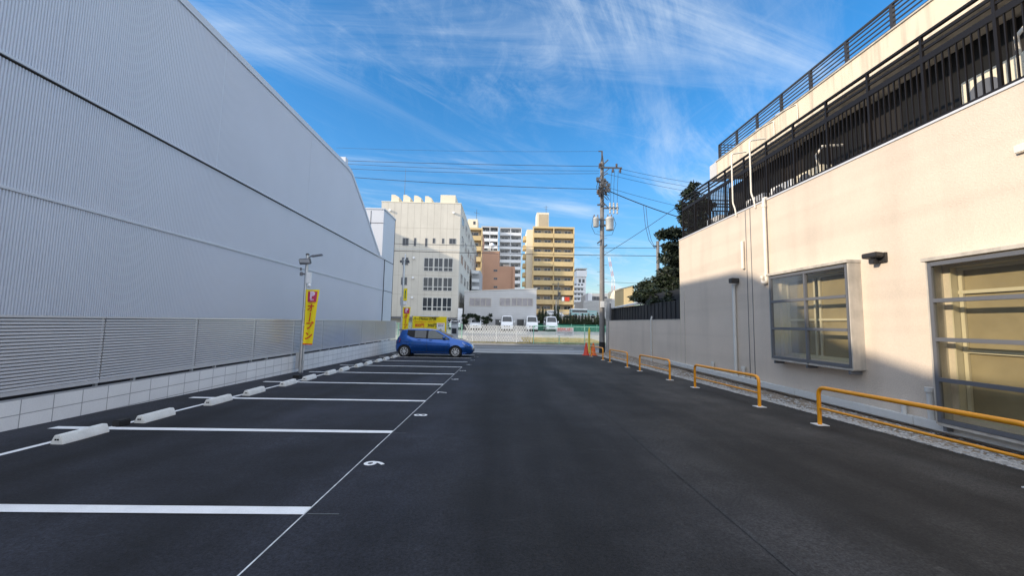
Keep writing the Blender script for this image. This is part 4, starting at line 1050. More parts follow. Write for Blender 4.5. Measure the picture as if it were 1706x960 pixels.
# ------------------------------------------------------------------ orange guard rails
XR = 5.175
rails = []
for (fx, fy, nx_, ny_) in ((1366, 708, 1708, 800), (1158, 646, 1265, 679), (1066, 619, 1119, 634), (1016, 604, 1046, 612), (985, 597, 1004, 601)):
    rails.append((PX(fx, fy, XR).y, PX(nx_, ny_, XR).y))
print('rails', rails)
rails[0] = (rails[0][0], 3.82); 
yf0 = rails[0][0]
R0 = None
labs = ['orange guard rail nearest the camera on the right', 'second nearest orange guard rail, below the smaller bay window', 'middle orange guard rail of the five, by the far end of the building', 'orange guard rail second from the far end, beside the low cream wall', 'farthest orange guard rail, beside the cones and utility pole']
Lr = 2.5
rh = PX(1366, 650, XR).z+S*6.5
rh = .60
for i, (yf_, yn_) in enumerate(rails):
    yn_ = yf_-Lr if i else yn_
    if i == 0: Lr = yf_-yn_
    if R0 is None:
        t = thing('guard_rail', labs[i], 'guard rail', (XR, yn_, lotz(yn_)), 'orange guard rails along the cream wall'); z = lotz(yn_); s_ = S
        zz = lambda y_, h_: lotz(y_)+h_
        b = MB(); b.tube(bend([(XR, yn_, zz(yn_, .0)), (XR, yn_, zz(yn_, rh)), (XR, yf_, zz(yf_, rh)), (XR, yf_, zz(yf_, 0))], .13, 7), .031, 14); b.build('hoop', K['orange'], t, smooth=True)
        b = MB(); b.tube([(XR, yn_+.02, zz(yn_, .27)), (XR, yf_-.02, zz(yf_, .27))], .019, 10); b.build('lower_rail', K['orange'], t, smooth=True)
        for yy in (yn_, yf_): b = MB(); b.box(XR-.09, XR+.09, yy-.09, yy+.09, lotz(yy)-.01, lotz(yy)+.010); b.build('base_plate', K['whitepl'], t)
        R0 = t
    else:
        t = copy_tree(R0); t['label'] = labs[i]; t.location = (XR, yn_, lotz(yn_))
# extra hoop end seen as a plate at the frame edge is part of the first rail

# cones and guy guard near the utility pole
def cone(px, py, mt, lab):
    p = PZ(px, py, lotz(25)+.0); y = 24.3; p = PY(px, py, y); x = p.x; z = lotz(y); h = .74
    t = thing('traffic_cone', lab, 'traffic cone', (x, y, z), 'traffic cones at the street corner')
    b = MB(); b.lathe([(.19, .03), (.155, .1), (.055, h-.06), (.04, h), (.01, h+.01)], (x, y, z), 20); b.build('cone', mt, t, smooth=True)
    b = MB(); b.box(x-.22, x+.22, y-.22, y+.22, z, z+.03); b.build('base', mt, t, bevel=.01)
cone(976.5, 591, K['conered'], 'dark red traffic cone, left one of the two, clear of the guard rail')
cone(988.5, 592, K['coneorange'], 'orange traffic cone, right one of the two, behind the end of the guard rail')
yg = 25.6; p = PY(981.5, 585, yg); zg = PY(981, 549, yg).z
GW = thing('guy_wire_guard', 'tall yellow plastic guard standing between the two traffic cones', 'wire guard', (p.x, yg, lotz(yg)))
b = MB(); b.tube([(p.x, yg, ZS+.05), (p.x, yg, zg)], .07, 12); b.build('sleeve', K['guard'], GW, smooth=True)
b = MB(); b.tube([(p.x, yg, zg), (p.x, yg, zg+.12)], .05, 10, r2=.02); b.build('cap', K['guard'], GW, smooth=True)

# ------------------------------------------------------------------ utility pole
yu = 26.0; pb_ = PY(1001, 590, yu); xu = PY(1003, 430, yu).x; zu = PY(1006, 270, yu).z
print('utility pole', xu, zu)
U = thing('utility_pole', 'tall concrete utility pole with two grey transformers and crossarms at the street corner', 'utility pole', (xu, yu, ZS))
b = MB(); b.tube([(xu, yu, ZS), (xu, yu, zu)], .185, 18, r2=.115); b.build('pole', K['concpole'], U, smooth=True)
b = MB(); b.tube([(xu, yu, ZS), (xu, yu, ZS+.75)], .195, 18); b.build('sleeve', K['rubber'], U, smooth=True)
Z = lambda py: PY(1003, py, yu).z
Xp = lambda px: PY(px, 350, yu).x
b = MB(); b.bar((xu, yu, zu), (xu+.0, yu, Z(252)), .09); b.bar((Xp(997)-.0, yu, Z(252)), (xu+.05, yu, Z(252)), .06)
b.bar((xu-.13, yu-.05, Z(278)), (xu-.02, yu-.05, Z(258)), .04); b.bar((xu+.13, yu-.05, Z(278)), (xu+.02, yu-.05, Z(258)), .04); b.build('top_bracket', K['iron'], U)
def arm(x0_, x1_, z_, w_=.09, dy=-.2):
    b = MB(); b.box(x0_, x1_, yu+dy-.045, yu+dy+.045, z_-.045, z_+.045); b.build('crossarm', K['iron'], U)
arm(Xp(996), Xp(1035), Z(281)); arm(Xp(996), Xp(1012), Z(305)); arm(Xp(995), Xp(1009), Z(318)); arm(Xp(1005), Xp(1029), Z(348)); arm(Xp(994), Xp(1006), Z(343))
b = MB(); b.bar((xu, yu-.2, Z(292)), (Xp(1014), yu-.2, Z(282)), .05); b.bar((Xp(994), yu-.2, Z(306)), (xu, yu-.2, Z(288)), .07); b.bar((xu, yu-.2, Z(295)), (Xp(1011), yu-.2, Z(290)), .06); b.bar((xu, yu-.2, Z(338)), (Xp(1012), yu-.2, Z(347)), .05); b.bar((Xp(996), yu-.2, Z(344)), (xu, yu-.2, Z(336)), .05)
b.bar((Xp(994), yu-.2, Z(407)), (xu, yu-.1, Z(399)), .07); b.bar((xu, yu-.2, Z(414)), (Xp(1010), yu-.2, Z(409)), .08)
b.bar((Xp(1005), yu-.2, Z(275)), (Xp(1012), yu-.2, Z(268)), .07)
b.build('brace', K['iron'], U)
def insul(x, z, y=yu-.2, s_=1.0):
    b = MB(); b.lathe([(.03*s_, -.12*s_), (.085*s_, -.09*s_), (.04*s_, -.04*s_), (.09*s_, 0), (.045*s_, .05*s_), (.08*s_, .09*s_), (.03*s_, .13*s_)], (x, y, z), 10); b.build('insulator', K['porcelain'], U, smooth=True)
for px, py in ((998, 277), (1020, 286), (1032, 286), (1026, 277), (1000, 277)): insul(Xp(px), Z(py))
for px in (1015, 1021, 1027):
    b = MB(); b.lathe([(.03, -.42), (.07, -.38), (.04, -.2), (.075, -.15), (.045, 0), (.08, .05), (.05, .2), (.07, .25), (.03, .34)], (Xp(px), yu-.2, Z(347)), 10); b.build('insulator', K['xfmr'], U, smooth=True)
for px, py in ((995, 322), (998, 326), (1001, 322), (1010, 318), (1008, 322)): insul(Xp(px), Z(py), s_=1.3)
b = MB(); rg = random.Random(2)
for i in range(9):
    x = Xp(993+rg.random()*20); z = Z(300+rg.random()*20); b.box(x-.10, x+.10, yu-.38, yu-.22, z-.13, z+.13)
b.build('switch_gear', K['iron'], U, bevel=.02)
b = MB()
for i in range(14):
    x0_ = Xp(992+rg.random()*10); z0_ = Z(296+rg.random()*20); x1_ = Xp(992+rg.random()*24); z1_ = Z(318+rg.random()*22)
    b.tube([(x0_, yu-.3, z0_), ((x0_+x1_)/2-.12, yu-.42, (z0_+z1_)/2-.15), (x1_, yu-.3, z1_)], .022, 6)
for px in (1016, 1021, 1027): b.tube([(Xp(px), yu-.2, Z(342)), (Xp(px)+.02, yu-.2, Z(310)), (Xp(px+2), yu-.2, Z(285))], .012, 5)
b.tube([(Xp(987), yu-.25, Z(362)), (Xp(984), yu-.3, Z(380)), (Xp(990), yu-.2, Z(391)), (Xp(1000), yu-.2, Z(393))], .014, 6)
b.tube([(Xp(1020), yu-.25, Z(362)), (Xp(1024), yu-.3, Z(375)), (Xp(1018), yu-.2, Z(392)), (Xp(1006), yu-.2, Z(394))], .014, 6)
b.build('jumper_cables', K['wire'], U, smooth=True)
for (px, py0, py1, r_) in ((991.5, 380, 364, .19), (1014, 385, 363, .26)):
    x = Xp(px); z0_, z1_ = Z(py0), Z(py1)
    b = MB(); b.lathe([(r_*.86, 0), (r_*.98, .03), (r_, (z1_-z0_)*.8), (r_*1.05, (z1_-z0_)*.82), (r_*1.05, (z1_-z0_)*.87), (r_*.7, z1_-z0_)], (x, yu-.25, z0_), 18); tr = b.build('transformer', K['xfmr'], U, smooth=True)
    b = MB()
    for dx in (-.12, .12): b.lathe([(.04, 0), (.05, .05), (.03, .1), (.045, .14), (.02, .2)], (x+dx, yu-.25, z1_-.02), 8)
    b.build('bushing', K['porcelain'], tr)
b = MB(); b.box(xu-.2, xu+.2, yu-.2, yu-.1, Z(378), Z(375)); b.box(Xp(996), Xp(1012), yu-.16, yu-.1, Z(368), Z(366)); b.build('transformer_hanger', K['iron'], U)
b = MB()
for i in range(16):
    z = ZS+2.2+.45*i; sx = (-1)**i; b.tube([(xu+sx*.1, yu-.05, z), (xu+sx*.34, yu-.05, z)], .011, 5)
b.build('step_bolts', K['iron'], U)
b = MB(); b.box(xu-.16, xu+.10, yu-.24, yu-.17, ZS+3.0, ZS+3.4); b.build('number_plate', K['whitepl'], U)

# ------------------------------------------------------------------ overhead wires
def wire(a, c, r=.014, sag=.3, lab='', n=24, m='wire'):
    b = MB(); a, c = Vector(a), Vector(c); pts = [a.lerp(c, i/n)-Vector((0, 0, sag*4*(i/n)*(1-i/n))) for i in range(n+1)]
    b.tube(pts, r, 5); return b.build('overhead_wire', K[m], smooth=True, label=lab, cat='wire', group='overhead wires')
XF = -32; YFAR = yu+7
def W(pxa, pya, ya, pxb, pyb, yb, r, sag, lab): wire(PY(pxa, pya, ya), PY(pxb, pyb, yb), r, sag, lab)
W(1000, 277, yu-.2, 430, 262, 31, .017, .10, 'topmost of the wires running from the utility pole crossarm to the left')
W(998, 284.5, yu-.2, 430, 263, 30, .013, .25, 'second wire below the top one between pole crossarm and warehouse roof')
W(998, 289, yu-.2, 430, 272, 30, .013, .25, 'third wire below the top one between pole crossarm and warehouse roof')
W(994, 315, yu-.2, 430, 281, 29, .020, .25, 'thicker dark wire with small knobs meeting the pole at its switch gear')
W(997, 252, yu, 560, 246, 31, .008, .12, 'very thin ground wire leaving the tip of the utility pole to the left')
W(1032, 281, yu-.2, 1280, 318, 31, .012, .25, 'upper thin wire from the right end of the crossarm towards the trees')
W(1032, 288, yu-.2, 1280, 326, 30, .012, .25, 'lower thin wire from the right end of the crossarm towards the trees')
W(1012, 290, yu-.2, 1280, 334, 30, .012, .30, 'wire from below the crossarm passing over the tree on the right')
W(1015, 313, yu-.2, 1280, 368, 29, .012, .3, 'thin wire from the switch gear sloping down behind the balcony')
W(1014, 318, yu-.2, 1250, 390, 28, .032, .35, 'thick black service cable sloping down to the right from the pole')
W(560, 403, 46, 1300, 414, 46, .028, .25, 'higher of two long level wires crossing in front of the apartment towers')
W(560, 415, 46, 1300, 427, 46, .036, .25, 'lower, thicker of two long level wires crossing in front of the apartment towers')
W(1006, 425, yu, 1215, 280, 20, .016, .15, 'steep thin wire rising from the pole shaft to the balcony corner')
W(1007, 470, 52, 1200, 472, 52, .02, .15, 'faint low wire between the pole and the tree, just above the crane base')
b = MB()
for dx in (0, 4): b.tube([PY(1072+dx, 343, 25.2), PY(1075+dx, 375, 25.2), PY(1081+dx, 400, 25.3), PY(1090+dx*.3, 413, 25.4), PY(1096, 408, 25.5)], .014, 6)
b.build('drop_cable', K['wire'], smooth=True, label='pair of slack cables looping down from the thick cable to the second pole', cat='cable')
y3 = 25.5; x3 = PY(1096, 420, y3).x
SP = thing('service_pole', 'second, slimmer grey pole half hidden by the dark tree', 'pole', (x3, y3, ZS))
b = MB(); b.tube([(x3, y3, ZS), (x3, y3, PY(1096, 402, y3).z)], .12, 12, r2=.10); b.build('pole', K['concpole'], SP, smooth=True)
b = MB(); b.bar((x3-.3, y3, PY(1096, 410, y3).z), (x3+.3, y3, PY(1096, 410, y3).z), .06); b.build('crossarm', K['iron'], SP)

# ------------------------------------------------------------------ trees
def foliage(clumps, n, size, m, parent, rg, name='crown', flat=.6):
    b = MB(); tot = sum(c[3]*c[4]*c[5] for c in clumps)
    for (cx_, cy_, cz_, rx, ry, rz) in clumps:
        k = int(n*(rx*ry*rz)/tot)
        for i in range(k):
            u = rg.random()**.42; t = rg.uniform(0, 6.283); ph = math.acos(rg.uniform(-1, 1))
            wob = 1+.22*math.sin(3*t+cx_*5)+.18*math.sin(5*ph+cz_*7)
            x = cx_+rx*u*wob*math.sin(ph)*math.cos(t); y = cy_+ry*u*wob*math.sin(ph)*math.sin(t); z = cz_+rz*u*wob*math.cos(ph)
            a = Vector((rg.gauss(0, 1), rg.gauss(0, 1), rg.gauss(0, flat))).normalized(); q = a.cross(Vector((rg.gauss(0, 1), rg.gauss(0, 1), rg.gauss(0, 1)))).normalized()
            s_ = size*rg.uniform(.6, 1.4); p = Vector((x, y, z))
            b.add([p-a*s_, p+q*s_*.38, p+a*s_, p-q*s_*.38], [(0, 1, 2, 3)])
    return b.build(name, m, parent, fix=False)
def tree(name, label, base, h, trunk_r, clumps, n, size, m, seed, group=None):
    rg = random.Random(seed); t = thing(name, label, 'tree', base, group)
    b = MB(); x, y, z = base
    pts = [(x+.04*math.sin(i), y+.05*math.cos(i*1.3), z+h*i/6) for i in range(7)]; b.tube(pts, trunk_r, 10, r2=trunk_r*.3)
    tr = None
    for (cx_, cy_, cz_, rx, ry, rz) in clumps:
        zz = min(z+h*.95, max(z+h*.3, cz_-rz*.6)); s0_ = Vector((x, y, zz-.2))
        b.tube([s0_, s0_.lerp(Vector((cx_, cy_, cz_)), .5)+Vector((0, 0, .1)), (cx_, cy_, cz_)], trunk_r*.35, 6, r2=trunk_r*.1)
    b.build('trunk', K['bark'], t, smooth=True); foliage(clumps, n, size, m, t, rg)
    return t
def cl(px, py, y, rpx, rpy, ry=None):
    p = PY(px, py, y); k = y/F; return (p.x, p.y, p.z, rpx*k, ry or rpx*k, rpy*k)
yt = 23.5
tree('garden_tree', 'dark broad tree spreading over the navy shed beside the cream building', PY(1112, 560, yt)+Vector((.3, 0, 0)), 3.4, .16,
     [cl(1078, 480, yt, 17, 13), cl(1066, 492, yt, 14, 9), cl(1100, 470, yt, 16, 12), cl(1120, 455, yt, 20, 15), cl(1098, 496, yt, 26, 11), cl(1126, 492, yt, 20, 14), cl(1122, 474, yt-.4, 22, 10), cl(1146, 470, yt, 20, 30), cl(1080, 500, 20.6, 20, 9, .5), cl(1102, 503, 18.8, 19, 12, .5), cl(1122, 500, 17.3, 15, 16, .5), cl(1092, 490, 20, 22, 10), cl(1056, 497, yt, 9, 5)], 28000, .10, K['leaf'], 11)
tree('pine_tree', 'tall dark pine rising behind the far corner of the cream building', PY(1160, 560, 21.5), 8.5, .2,
     [cl(1104, 391, 21.5, 11, 9), cl(1122, 388, 21.5, 16, 10), cl(1116, 412, 21.5, 14, 9), cl(1108, 432, 21.5, 11, 10), cl(1130, 430, 21.5, 18, 16), cl(1120, 450, 21.5, 12, 8), cl(1142, 400, 21.5, 16, 14), cl(1136, 345, 21.5, 9, 12), cl(1148, 322, 21.5, 13, 10), cl(1156, 309, 21.5, 9, 6), cl(1146, 365, 21.5, 14, 14), cl(1165, 345, 21.5, 20, 16), cl(1160, 430, 21.5, 22, 30), cl(1170, 390, 21.5, 20, 30)], 20000, .11, K['pine'], 12)

# ------------------------------------------------------------------ far side of the street: scissor gate, mesh fence, sign
yg_ = YS+.3; zk = farz(yg_)+.02
gx0, gx1 = PY(771, 560, yg_).x, PY(887, 560, yg_).x; gz = PY(830, 542.5, yg_).z; print('gate', gx0, gx1, gz-zk)
SG = thing('scissor_gate', 'pale expanding scissor gate closing the gravel lot across the street', 'gate', ((gx0+gx1)/2, yg_, zk))
for k_, (za, zb) in enumerate(((zk+.10, zk+(gz-zk)*.52), (zk+(gz-zk)*.52, gz))):
    b = MB(); st = .44; hh = zb-za; x = gx0-hh
    while x < gx1:
        for (xa, xb, dy) in ((x, x+st, 0), (x+st, x, .03)):
            zz0, zz1 = za, zb
            if xa < gx0 or xb < gx0 or xa > gx1 or xb > gx1: continue
            b.bar((xa, yg_+dy, zz0), (xb, yg_+dy, zz1), (.055 if k_ else .04), .02, (0, 1, 0))
        x += st/2
    b.build('lattice', K['gate'] if k_ else K['alu'], SG)
for px in (787, 827, 861, 885):
    x = PY(px, 560, yg_).x; b = MB(); b.box(x-.02, x+.02, yg_-.02, yg_+.05, zk+.05, gz+.02); b.build('upright', K['gate'], SG)
    b = MB(); b.lathe([(.04, -.02), (.05, 0), (.04, .02)], (x, yg_+.06, zk+.05), 10, 'y'); b.build('caster', K['rubber'], SG)
def mesh_fence(x0, x1, label, zt_):
    t = thing('mesh_fence', label, 'fence', ((x0+x1)/2, yg_, zk), 'green mesh fences across the street')
    b = MB(); b.tube([(x0, yg_, zt_), (x1, yg_, zt_)], .036, 6); b.tube([(x0, yg_, zk+.08), (x1, yg_, zk+.08)], .018, 6); b.build('rail', K['green'], t)
    n_ = max(1, round((x1-x0)/2.0))
    for i in range(n_+1):
        x = x0+(x1-x0)*i/n_; q = MB(); q.tube([(x, yg_, zk), (x, yg_, zt_+.03)], .035, 8); q.build('post', K['green'], t)
    b = MB(); hh = zt_-zk-.1; x = x0
    while x < x1:
        for s_ in (1, -1):
            a_ = (x, zk+.08) if s_ == 1 else (x, zt_)
            ln = min(hh, x1-x); c_ = (x+ln, a_[1]+s_*ln); b.bar((a_[0], yg_, a_[1]), (c_[0], yg_, c_[1]), .011, .008)
        x += .12
    b.build('mesh', K['green'], t)
    return t
fz = PY(950, 544.5, yg_).z
mesh_fence(gx1+.1, 9.4, 'green mesh fence right of the scissor gate, carrying the white notice', fz)
mesh_fence(-12.5, gx0-.08, 'green mesh fence left of the scissor gate, behind the price board', fz)
a, c = PY(927, 546, yg_-.1), PY(955.5, 560, yg_-.1)
NS = thing('notice_board', 'white notice with red and black lettering tied to the green mesh fence', 'sign', ((a.x+c.x)/2, yg_-.08, c.z))
b = MB(); b.box(a.x, c.x, yg_-.09, yg_-.06, c.z, a.z); b.build('panel', K['whitepl'], NS)
wN = c.x-a.x; hN = a.z-c.z; nsg = lambda u, v: facing((a.x+wN*u, yg_-.095, a.z-hN*v))
text('無断駐車 お断り', .2, K['red'], NS, nsg(.5, .2), width=wN*.86, bold=.003)
text('無断で駐車された場合は通報します', .1, K['red'], NS, nsg(.5, .42), width=wN*.88)
text('関係者以外立入禁止 駐車場管理者', .09, K['blackprint'], NS, nsg(.5, .63), width=wN*.86)
text('管理 052-000-0000', .08, K['blackprint'], NS, nsg(.68, .83), width=wN*.42)

# ------------------------------------------------------------------ vans and cars in the far lot (facing the camera, -Y)
vb = CarBody(
    top=[(0, 2.05), (.05, 2.2), (.3, 2.26), (3.4, 2.26), (3.9, 2.2), (4.15, 2.0), (4.45, 1.45), (4.6, 1.18), (4.72, .95), (4.8, .6)],
    belt=[(0, 1.2), (3.4, 1.2), (4.0, 1.18), (4.45, 1.12), (4.6, 1.02), (4.72, .85), (4.8, .52)],
    bottom=[(0, .3), (.3, .22), (4.4, .22), (4.7, .26), (4.8, .34)],
    wid=[(0, .80), (.1, .88), (.4, .90), (4.0, .90), (4.4, .88), (4.65, .84), (4.8, .78)],
    roofw=[(0, .70), (.2, .74), (3.6, .74), (4.1, .72), (4.45, .80), (4.7, .80), (4.8, .7)])
def front_kit(t, T, L, w_, zl, zg, grille_w, plate=True, tall=True):
    for s_ in (-1, 1):
        c = MB(); c.prism([T((L-.16, s_*w_*.52, zl-.10)), T((L-.20, s_*w_*.95, zl-.06)), T((L-.26, s_*w_*.97, zl+.16)), T((L-.20, s_*w_*.55, zl+.08))], T((.16, 0, 0))-T((0, 0, 0))); c.build('headlight', K['lens'], t)
        c = MB(); c.ball(T((L-.75, s_*(w_+.14), zl+.52 if tall else zl+.30)), .09, .05, .13 if tall else .07, 8, 6); c.bar(T((L-.75, s_*(w_+.12), zl+.45 if tall else zl+.28)), T((L-.75, s_*w_*.9, zl+.42 if tall else zl+.26)), .04); c.build('mirror', K['carwhite'] if not tall else K['carwhite'], t, smooth=True)
        c = MB(); c.ball(T((L-.03, s_*w_*.72, .36)), .07, .05, .05, 8, 6); c.build('fog_light', K['rubber'], t)
    c = MB(); c.box(*sorted((T((0, -grille_w, 0)).x, T((0, grille_w, 0)).x)), T((L+.015, 0, 0)).y, T((L-.22, 0, 0)).y, T((0, 0, zg-.07)).z, T((0, 0, zg+.07)).z); c.build('grille', K['rubber'], t, bevel=.02)
    c = MB(); c.box(*sorted((T((0, -w_*.55, 0)).x, T((0, w_*.55, 0)).x)), T((L+.012, 0, 0)).y, T((L-.2, 0, 0)).y, T((0, 0, .28)).z, T((0, 0, .40)).z); c.build('air_intake', K['rubber'], t, bevel=.02)
    c = MB(); c.box(T((0, -.17, 0)).x, T((0, .17, 0)).x, T((L+.03, 0, 0)).y, T((L+.01, 0, 0)).y, T((0, 0, .43)).z, T((0, 0, .58)).z); c.build('number_plate', K['whitepl'], t)
def place_van(px, pyb, yv, label, group, seed=0):
    x = PY(px, pyb, yv).x; z = farz(yv)
    T = lambda p: Vector((x+p[1], yv+4.8-p[0], z+p[2]))
    return build_car('parked_van', label, 'van', vb, 4.8, T, K['carwhite'], (.85, 3.9), .32, .86, group,
        win=[('side_window', K['tint'], 2.5, 3.5, lambda q: 1.28, lambda q: 1.78), ('side_window', K['tint'], 3.58, 4.2, lambda q: 1.26, lambda q: 1.76-max(0, q-3.95)*1.3)],
        screens=[('windscreen', K['tint'], 4.04, 4.50, .92)]), T
vls = ['white high-roof van left of the other two vans in the gravel lot', 'white high-roof van in the middle of the three, behind the gate edge', 'white high-roof van rightmost of the three, behind the green mesh fence']
V0 = None
for i, (px, yv) in enumerate(((844.5, 56), (886.5, 57), (919.5, 58.5))):
    if V0 is None:
        V0, TV = place_van(px, 555, yv, vls[i], 'white vans in the gravel lot'); front_kit(V0, TV, 4.8, .88, .88, .72, .42)
        xv0, yv0 = PY(px, 555, yv).x, yv; loc0 = V0.location.copy()
    else:
        v = copy_tree(V0); v['label'] = vls[i]; v.location = loc0+Vector((PY(px, 555, yv).x-xv0, yv-yv0, farz(yv)-farz(yv0)))
sb = CarBody(
    top=[(0, .9), (.08, 1.2), (.3, 1.55), (.9, 1.68), (2.0, 1.70), (2.5, 1.6), (3.0, 1.25), (3.3, 1.08), (3.9, .98), (4.2, .85), (4.3, .6)],
    belt=[(0, .85), (.3, 1.05), (2.0, 1.02), (3.0, 1.0), (3.4, .98), (3.9, .88), (4.2, .75), (4.3, .5)],
    bottom=[(0, .45), (.3, .28), (3.9, .26), (4.3, .36)],
    wid=[(0, .72), (.3, .86), (1, .89), (3.6, .89), (4.1, .84), (4.3, .70)], roofw=[(0, .6), (.4, .64), (2.2, .66), (2.8, .72), (3.4, .78), (4.1, .72), (4.3, .6)])
def place_suv(px, yv, label):
    x = PY(px, 553, yv).x; z = farz(yv); T = lambda p: Vector((x+p[1], yv+4.3-p[0], z+p[2]))
    t = build_car('parked_car', label, 'car', sb, 4.3, T, K['carwhite'], (.75, 3.4), .33, .87, None,
        win=[('side_window', K['tint'], .7, 2.7, lambda q: 1.08, lambda q: 1.46-max(0, q-2.2)*.5)], screens=[('windscreen', K['tint'], 2.55, 3.22, .92)])
    front_kit(t, T, 4.3, .84, .80, .66, .5, tall=False); return t
place_suv(791.5, 57, 'white car seen head-on behind the scissor gate, left of the vans')
place_suv(757, 58, 'white car half hidden behind the grey payment machine')

# plants, hedge and net at the back of the lot
def bush(px, py, y, rpx, rpy, n, lab, seed, name='shrub', m='leaf'):
    p = PY(px, py, y); rg = random.Random(seed); t = thing(name, lab, 'shrub', (p.x, y, farz(y)), 'dark shrubs before the grey building'); b = MB()
    k = y/F; b.tube([(p.x, y, farz(y)), (p.x, y, p.z)], .05, 6); 
    cs = []
    for i in range(9):
        dx, dz = rg.uniform(-.8, .8)*rpx*k, rg.uniform(-.7, .8)*rpy*k; cs.append((p.x+dx, y+rg.uniform(-.3, .3), p.z+dz, .32, .3, .24)); b.tube([(p.x, y, p.z-.4), cs[-1][:3]], .025, 5)
    b.build('trunk', K['bark'], t); foliage(cs, n, .16, K[m], t, rg)
bush(776, 530, 59, 6, 11, 900, 'dark narrow shrub at the corner of the pale office block', 21)
bush(790, 531, 59, 9, 7, 900, 'dark shrub behind the white car seen head-on', 22)
bush(811, 532, 59, 9, 9, 1000, 'dark shrub between the white car and the first van', 23)
yh = 64
HN = thing('windbreak_net', 'dark green net screen stretched low along the back of the lot', 'screen', (8, yh-1.5, farz(yh)))
a, c = PY(888, 556, yh-1.5).x, PY(1012, 556, yh-1.5).x
b = MB(); b.box(a, c+2, yh-1.5, yh-1.47, farz(yh)-.1, PY(950, 541, yh-1.5).z); b.build('net', K['greensheet'], HN)
b = MB()
x = a
while x < c+2: b = MB(); b.tube([(x, yh-1.55, farz(yh)-.1), (x, yh-1.55, PY(950, 540, yh-1.5).z)], .04, 6); b.build('post', K['green'], HN); x += 2
proto = None; rg = random.Random(9); ns_ = 22
for i in range(ns_):
    px = 899+5.1*i; h = (24+rg.uniform(-4, 4)-(3 if i > 6 else -3))*yh/F
    if i in (3, 4): h *= .72
    x = PY(px, 540, yh).x; z = farz(yh)
    if proto is None:
        t = thing('conifer', 'x', 'conifer', (x, yh, z), 'conifers in the hedge row'); b = MB(); b.tube([(x, yh, z), (x, yh, z+2.2)], .06, 6, r2=.02); b.build('trunk', K['bark'], t)
        cs = [(x, yh, z+.4+.28*j, .62*(1-.75*j/9), .5*(1-.75*j/9), .34) for j in range(9)]; foliage(cs, 2600, .085, K['hedge'], t, rg, flat=2.5); proto = t; h0 = 2.9
    else: t = copy_tree(proto); t.location = (x, yh+rg.uniform(-.3, .3), z)
    k_ = h/h0*1.35; t.scale = (1.0, 1.0, k_); t.rotation_euler.z = rg.uniform(0, 6) if i else 0
    od_ = ['leftmost', 'second', 'third', 'fourth', 'fifth', 'sixth', 'seventh', 'eighth', 'ninth', 'tenth', 'eleventh', 'twelfth', 'thirteenth', 'fourteenth', 'fifteenth', 'sixteenth', 'seventeenth', 'eighteenth', 'nineteenth', 'twentieth', 'last but one', 'last'][i]
    t['label'] = f'dark conifer {od_} from the left in the hedge row above the green net'

# ------------------------------------------------------------------ buildings across the street
def bthing(name, label, x, y, z=0): return thing(name, label, 'building', (x, y, z))
def box_build(name, m, parent, *a, bevel=0, **k): b = MB(); b.box(*a); return b.build(name, m, parent, bevel=bevel, **k)
def fwindow(parent, x0, x1, z0, z1, y, panes=1, rails=None, m='win', fr='frame', name='window', proud=.05, split=None):
    """window on a wall that faces -Y at y"""
    b = MB(); f_ = .07
    b.box(x0, x1, y-proud, y+.01, z0, z0+f_); b.box(x0, x1, y-proud, y+.01, z1-f_, z1); b.box(x0, x0+f_, y-proud, y+.01, z0+f_, z1-f_); b.box(x1-f_, x1, y-proud, y+.01, z0+f_, z1-f_)
    for i in range(1, panes): xx = x0+(x1-x0)*i/panes; b.box(xx-f_*.6, xx+f_*.6, y-proud, y+.01, z0+f_, z1-f_)
    if split: zz = z0+(z1-z0)*split; b.box(x0+f_, x1-f_, y-proud-.004, y+.01, zz-f_*.7, zz+f_*.7)
    o = b.build(name, K[fr], parent)
    b = MB(); b.quad((x0+f_*.5, y-proud*.3, z0+f_*.5), (x1-f_*.5, y-proud*.3, z0+f_*.5), (x1-f_*.5, y-proud*.3, z1-f_*.5), (x0+f_*.5, y-proud*.3, z1-f_*.5)); b.build('pane', K[m], o)
    return o
def swindow(parent, X, y0, y1, z0, z1, m='win', side=1):
    b = MB(); f_ = .08; xo = X+.05*side
    b.box(X-.01*side, xo, y0, y1, z0, z0+f_); b.box(X-.01*side, xo, y0, y1, z1-f_, z1); b.box(X-.01*side, xo, y0, y0+f_, z0+f_, z1-f_); b.box(X-.01*side, xo, y1-f_, y1, z0+f_, z1-f_); b.box(X-.01*side, xo, (y0+y1)/2-.04, (y0+y1)/2+.04, z0+f_, z1-f_)
    o = b.build('window', K['frame'], parent)
    b = MB(); b.quad((X+.012*side, y0, z0), (X+.012*side, y1, z0), (X+.012*side, y1, z1), (X+.012*side, y0, z1)); b.build('pane', K[m], o)

# beige five-storey block
YB = 60.0; P = lambda px, py: PY(px, py, YB)
bx0, bx1 = P(636, 337).x, P(765.5, 420).x; bz1 = P(700, 338).z; bz0 = farz(YB)-.1; yb1 = PX(793.5, 430, bx1).y; print('beige', bx0, bx1, bz1, yb1)
BG = bthing('office_building', 'beige five-storey block with dark window rows and roof fins behind the blue car', (bx0+bx1)/2, YB)
zg1 = P(700, 528.5).z
b = MB(); b.box(bx0, bx1, YB, yb1, zg1, bz1); b.box(bx0+.3, bx1-.5, YB+1.0, yb1-.2, bz0, zg1); b.build('wall', K['beige'], BG)
box_build('parapet_cap', K['cream'], BG, bx0-.05, bx1+.05, YB-.05, yb1+.05, bz1, bz1+.12)
box_build('floor_band', K['frame'], BG, bx0-.0, bx1+.04, YB-.04, YB-.003, P(700, 415).z-.08, P(700, 415).z+.04)
b = MB()
for i in range(1, 12): x = bx0+(bx1-bx0)*i/12; b.box(x-.012, x+.012, YB-.006, YB-.001, zg1+.02, bz1-.02)
for z in (P(700, 459).z, P(700, 491).z, P(700, 380).z): b.box(bx0+.02, bx1-.02, YB-.006, YB-.001, z-.015, z+.015)
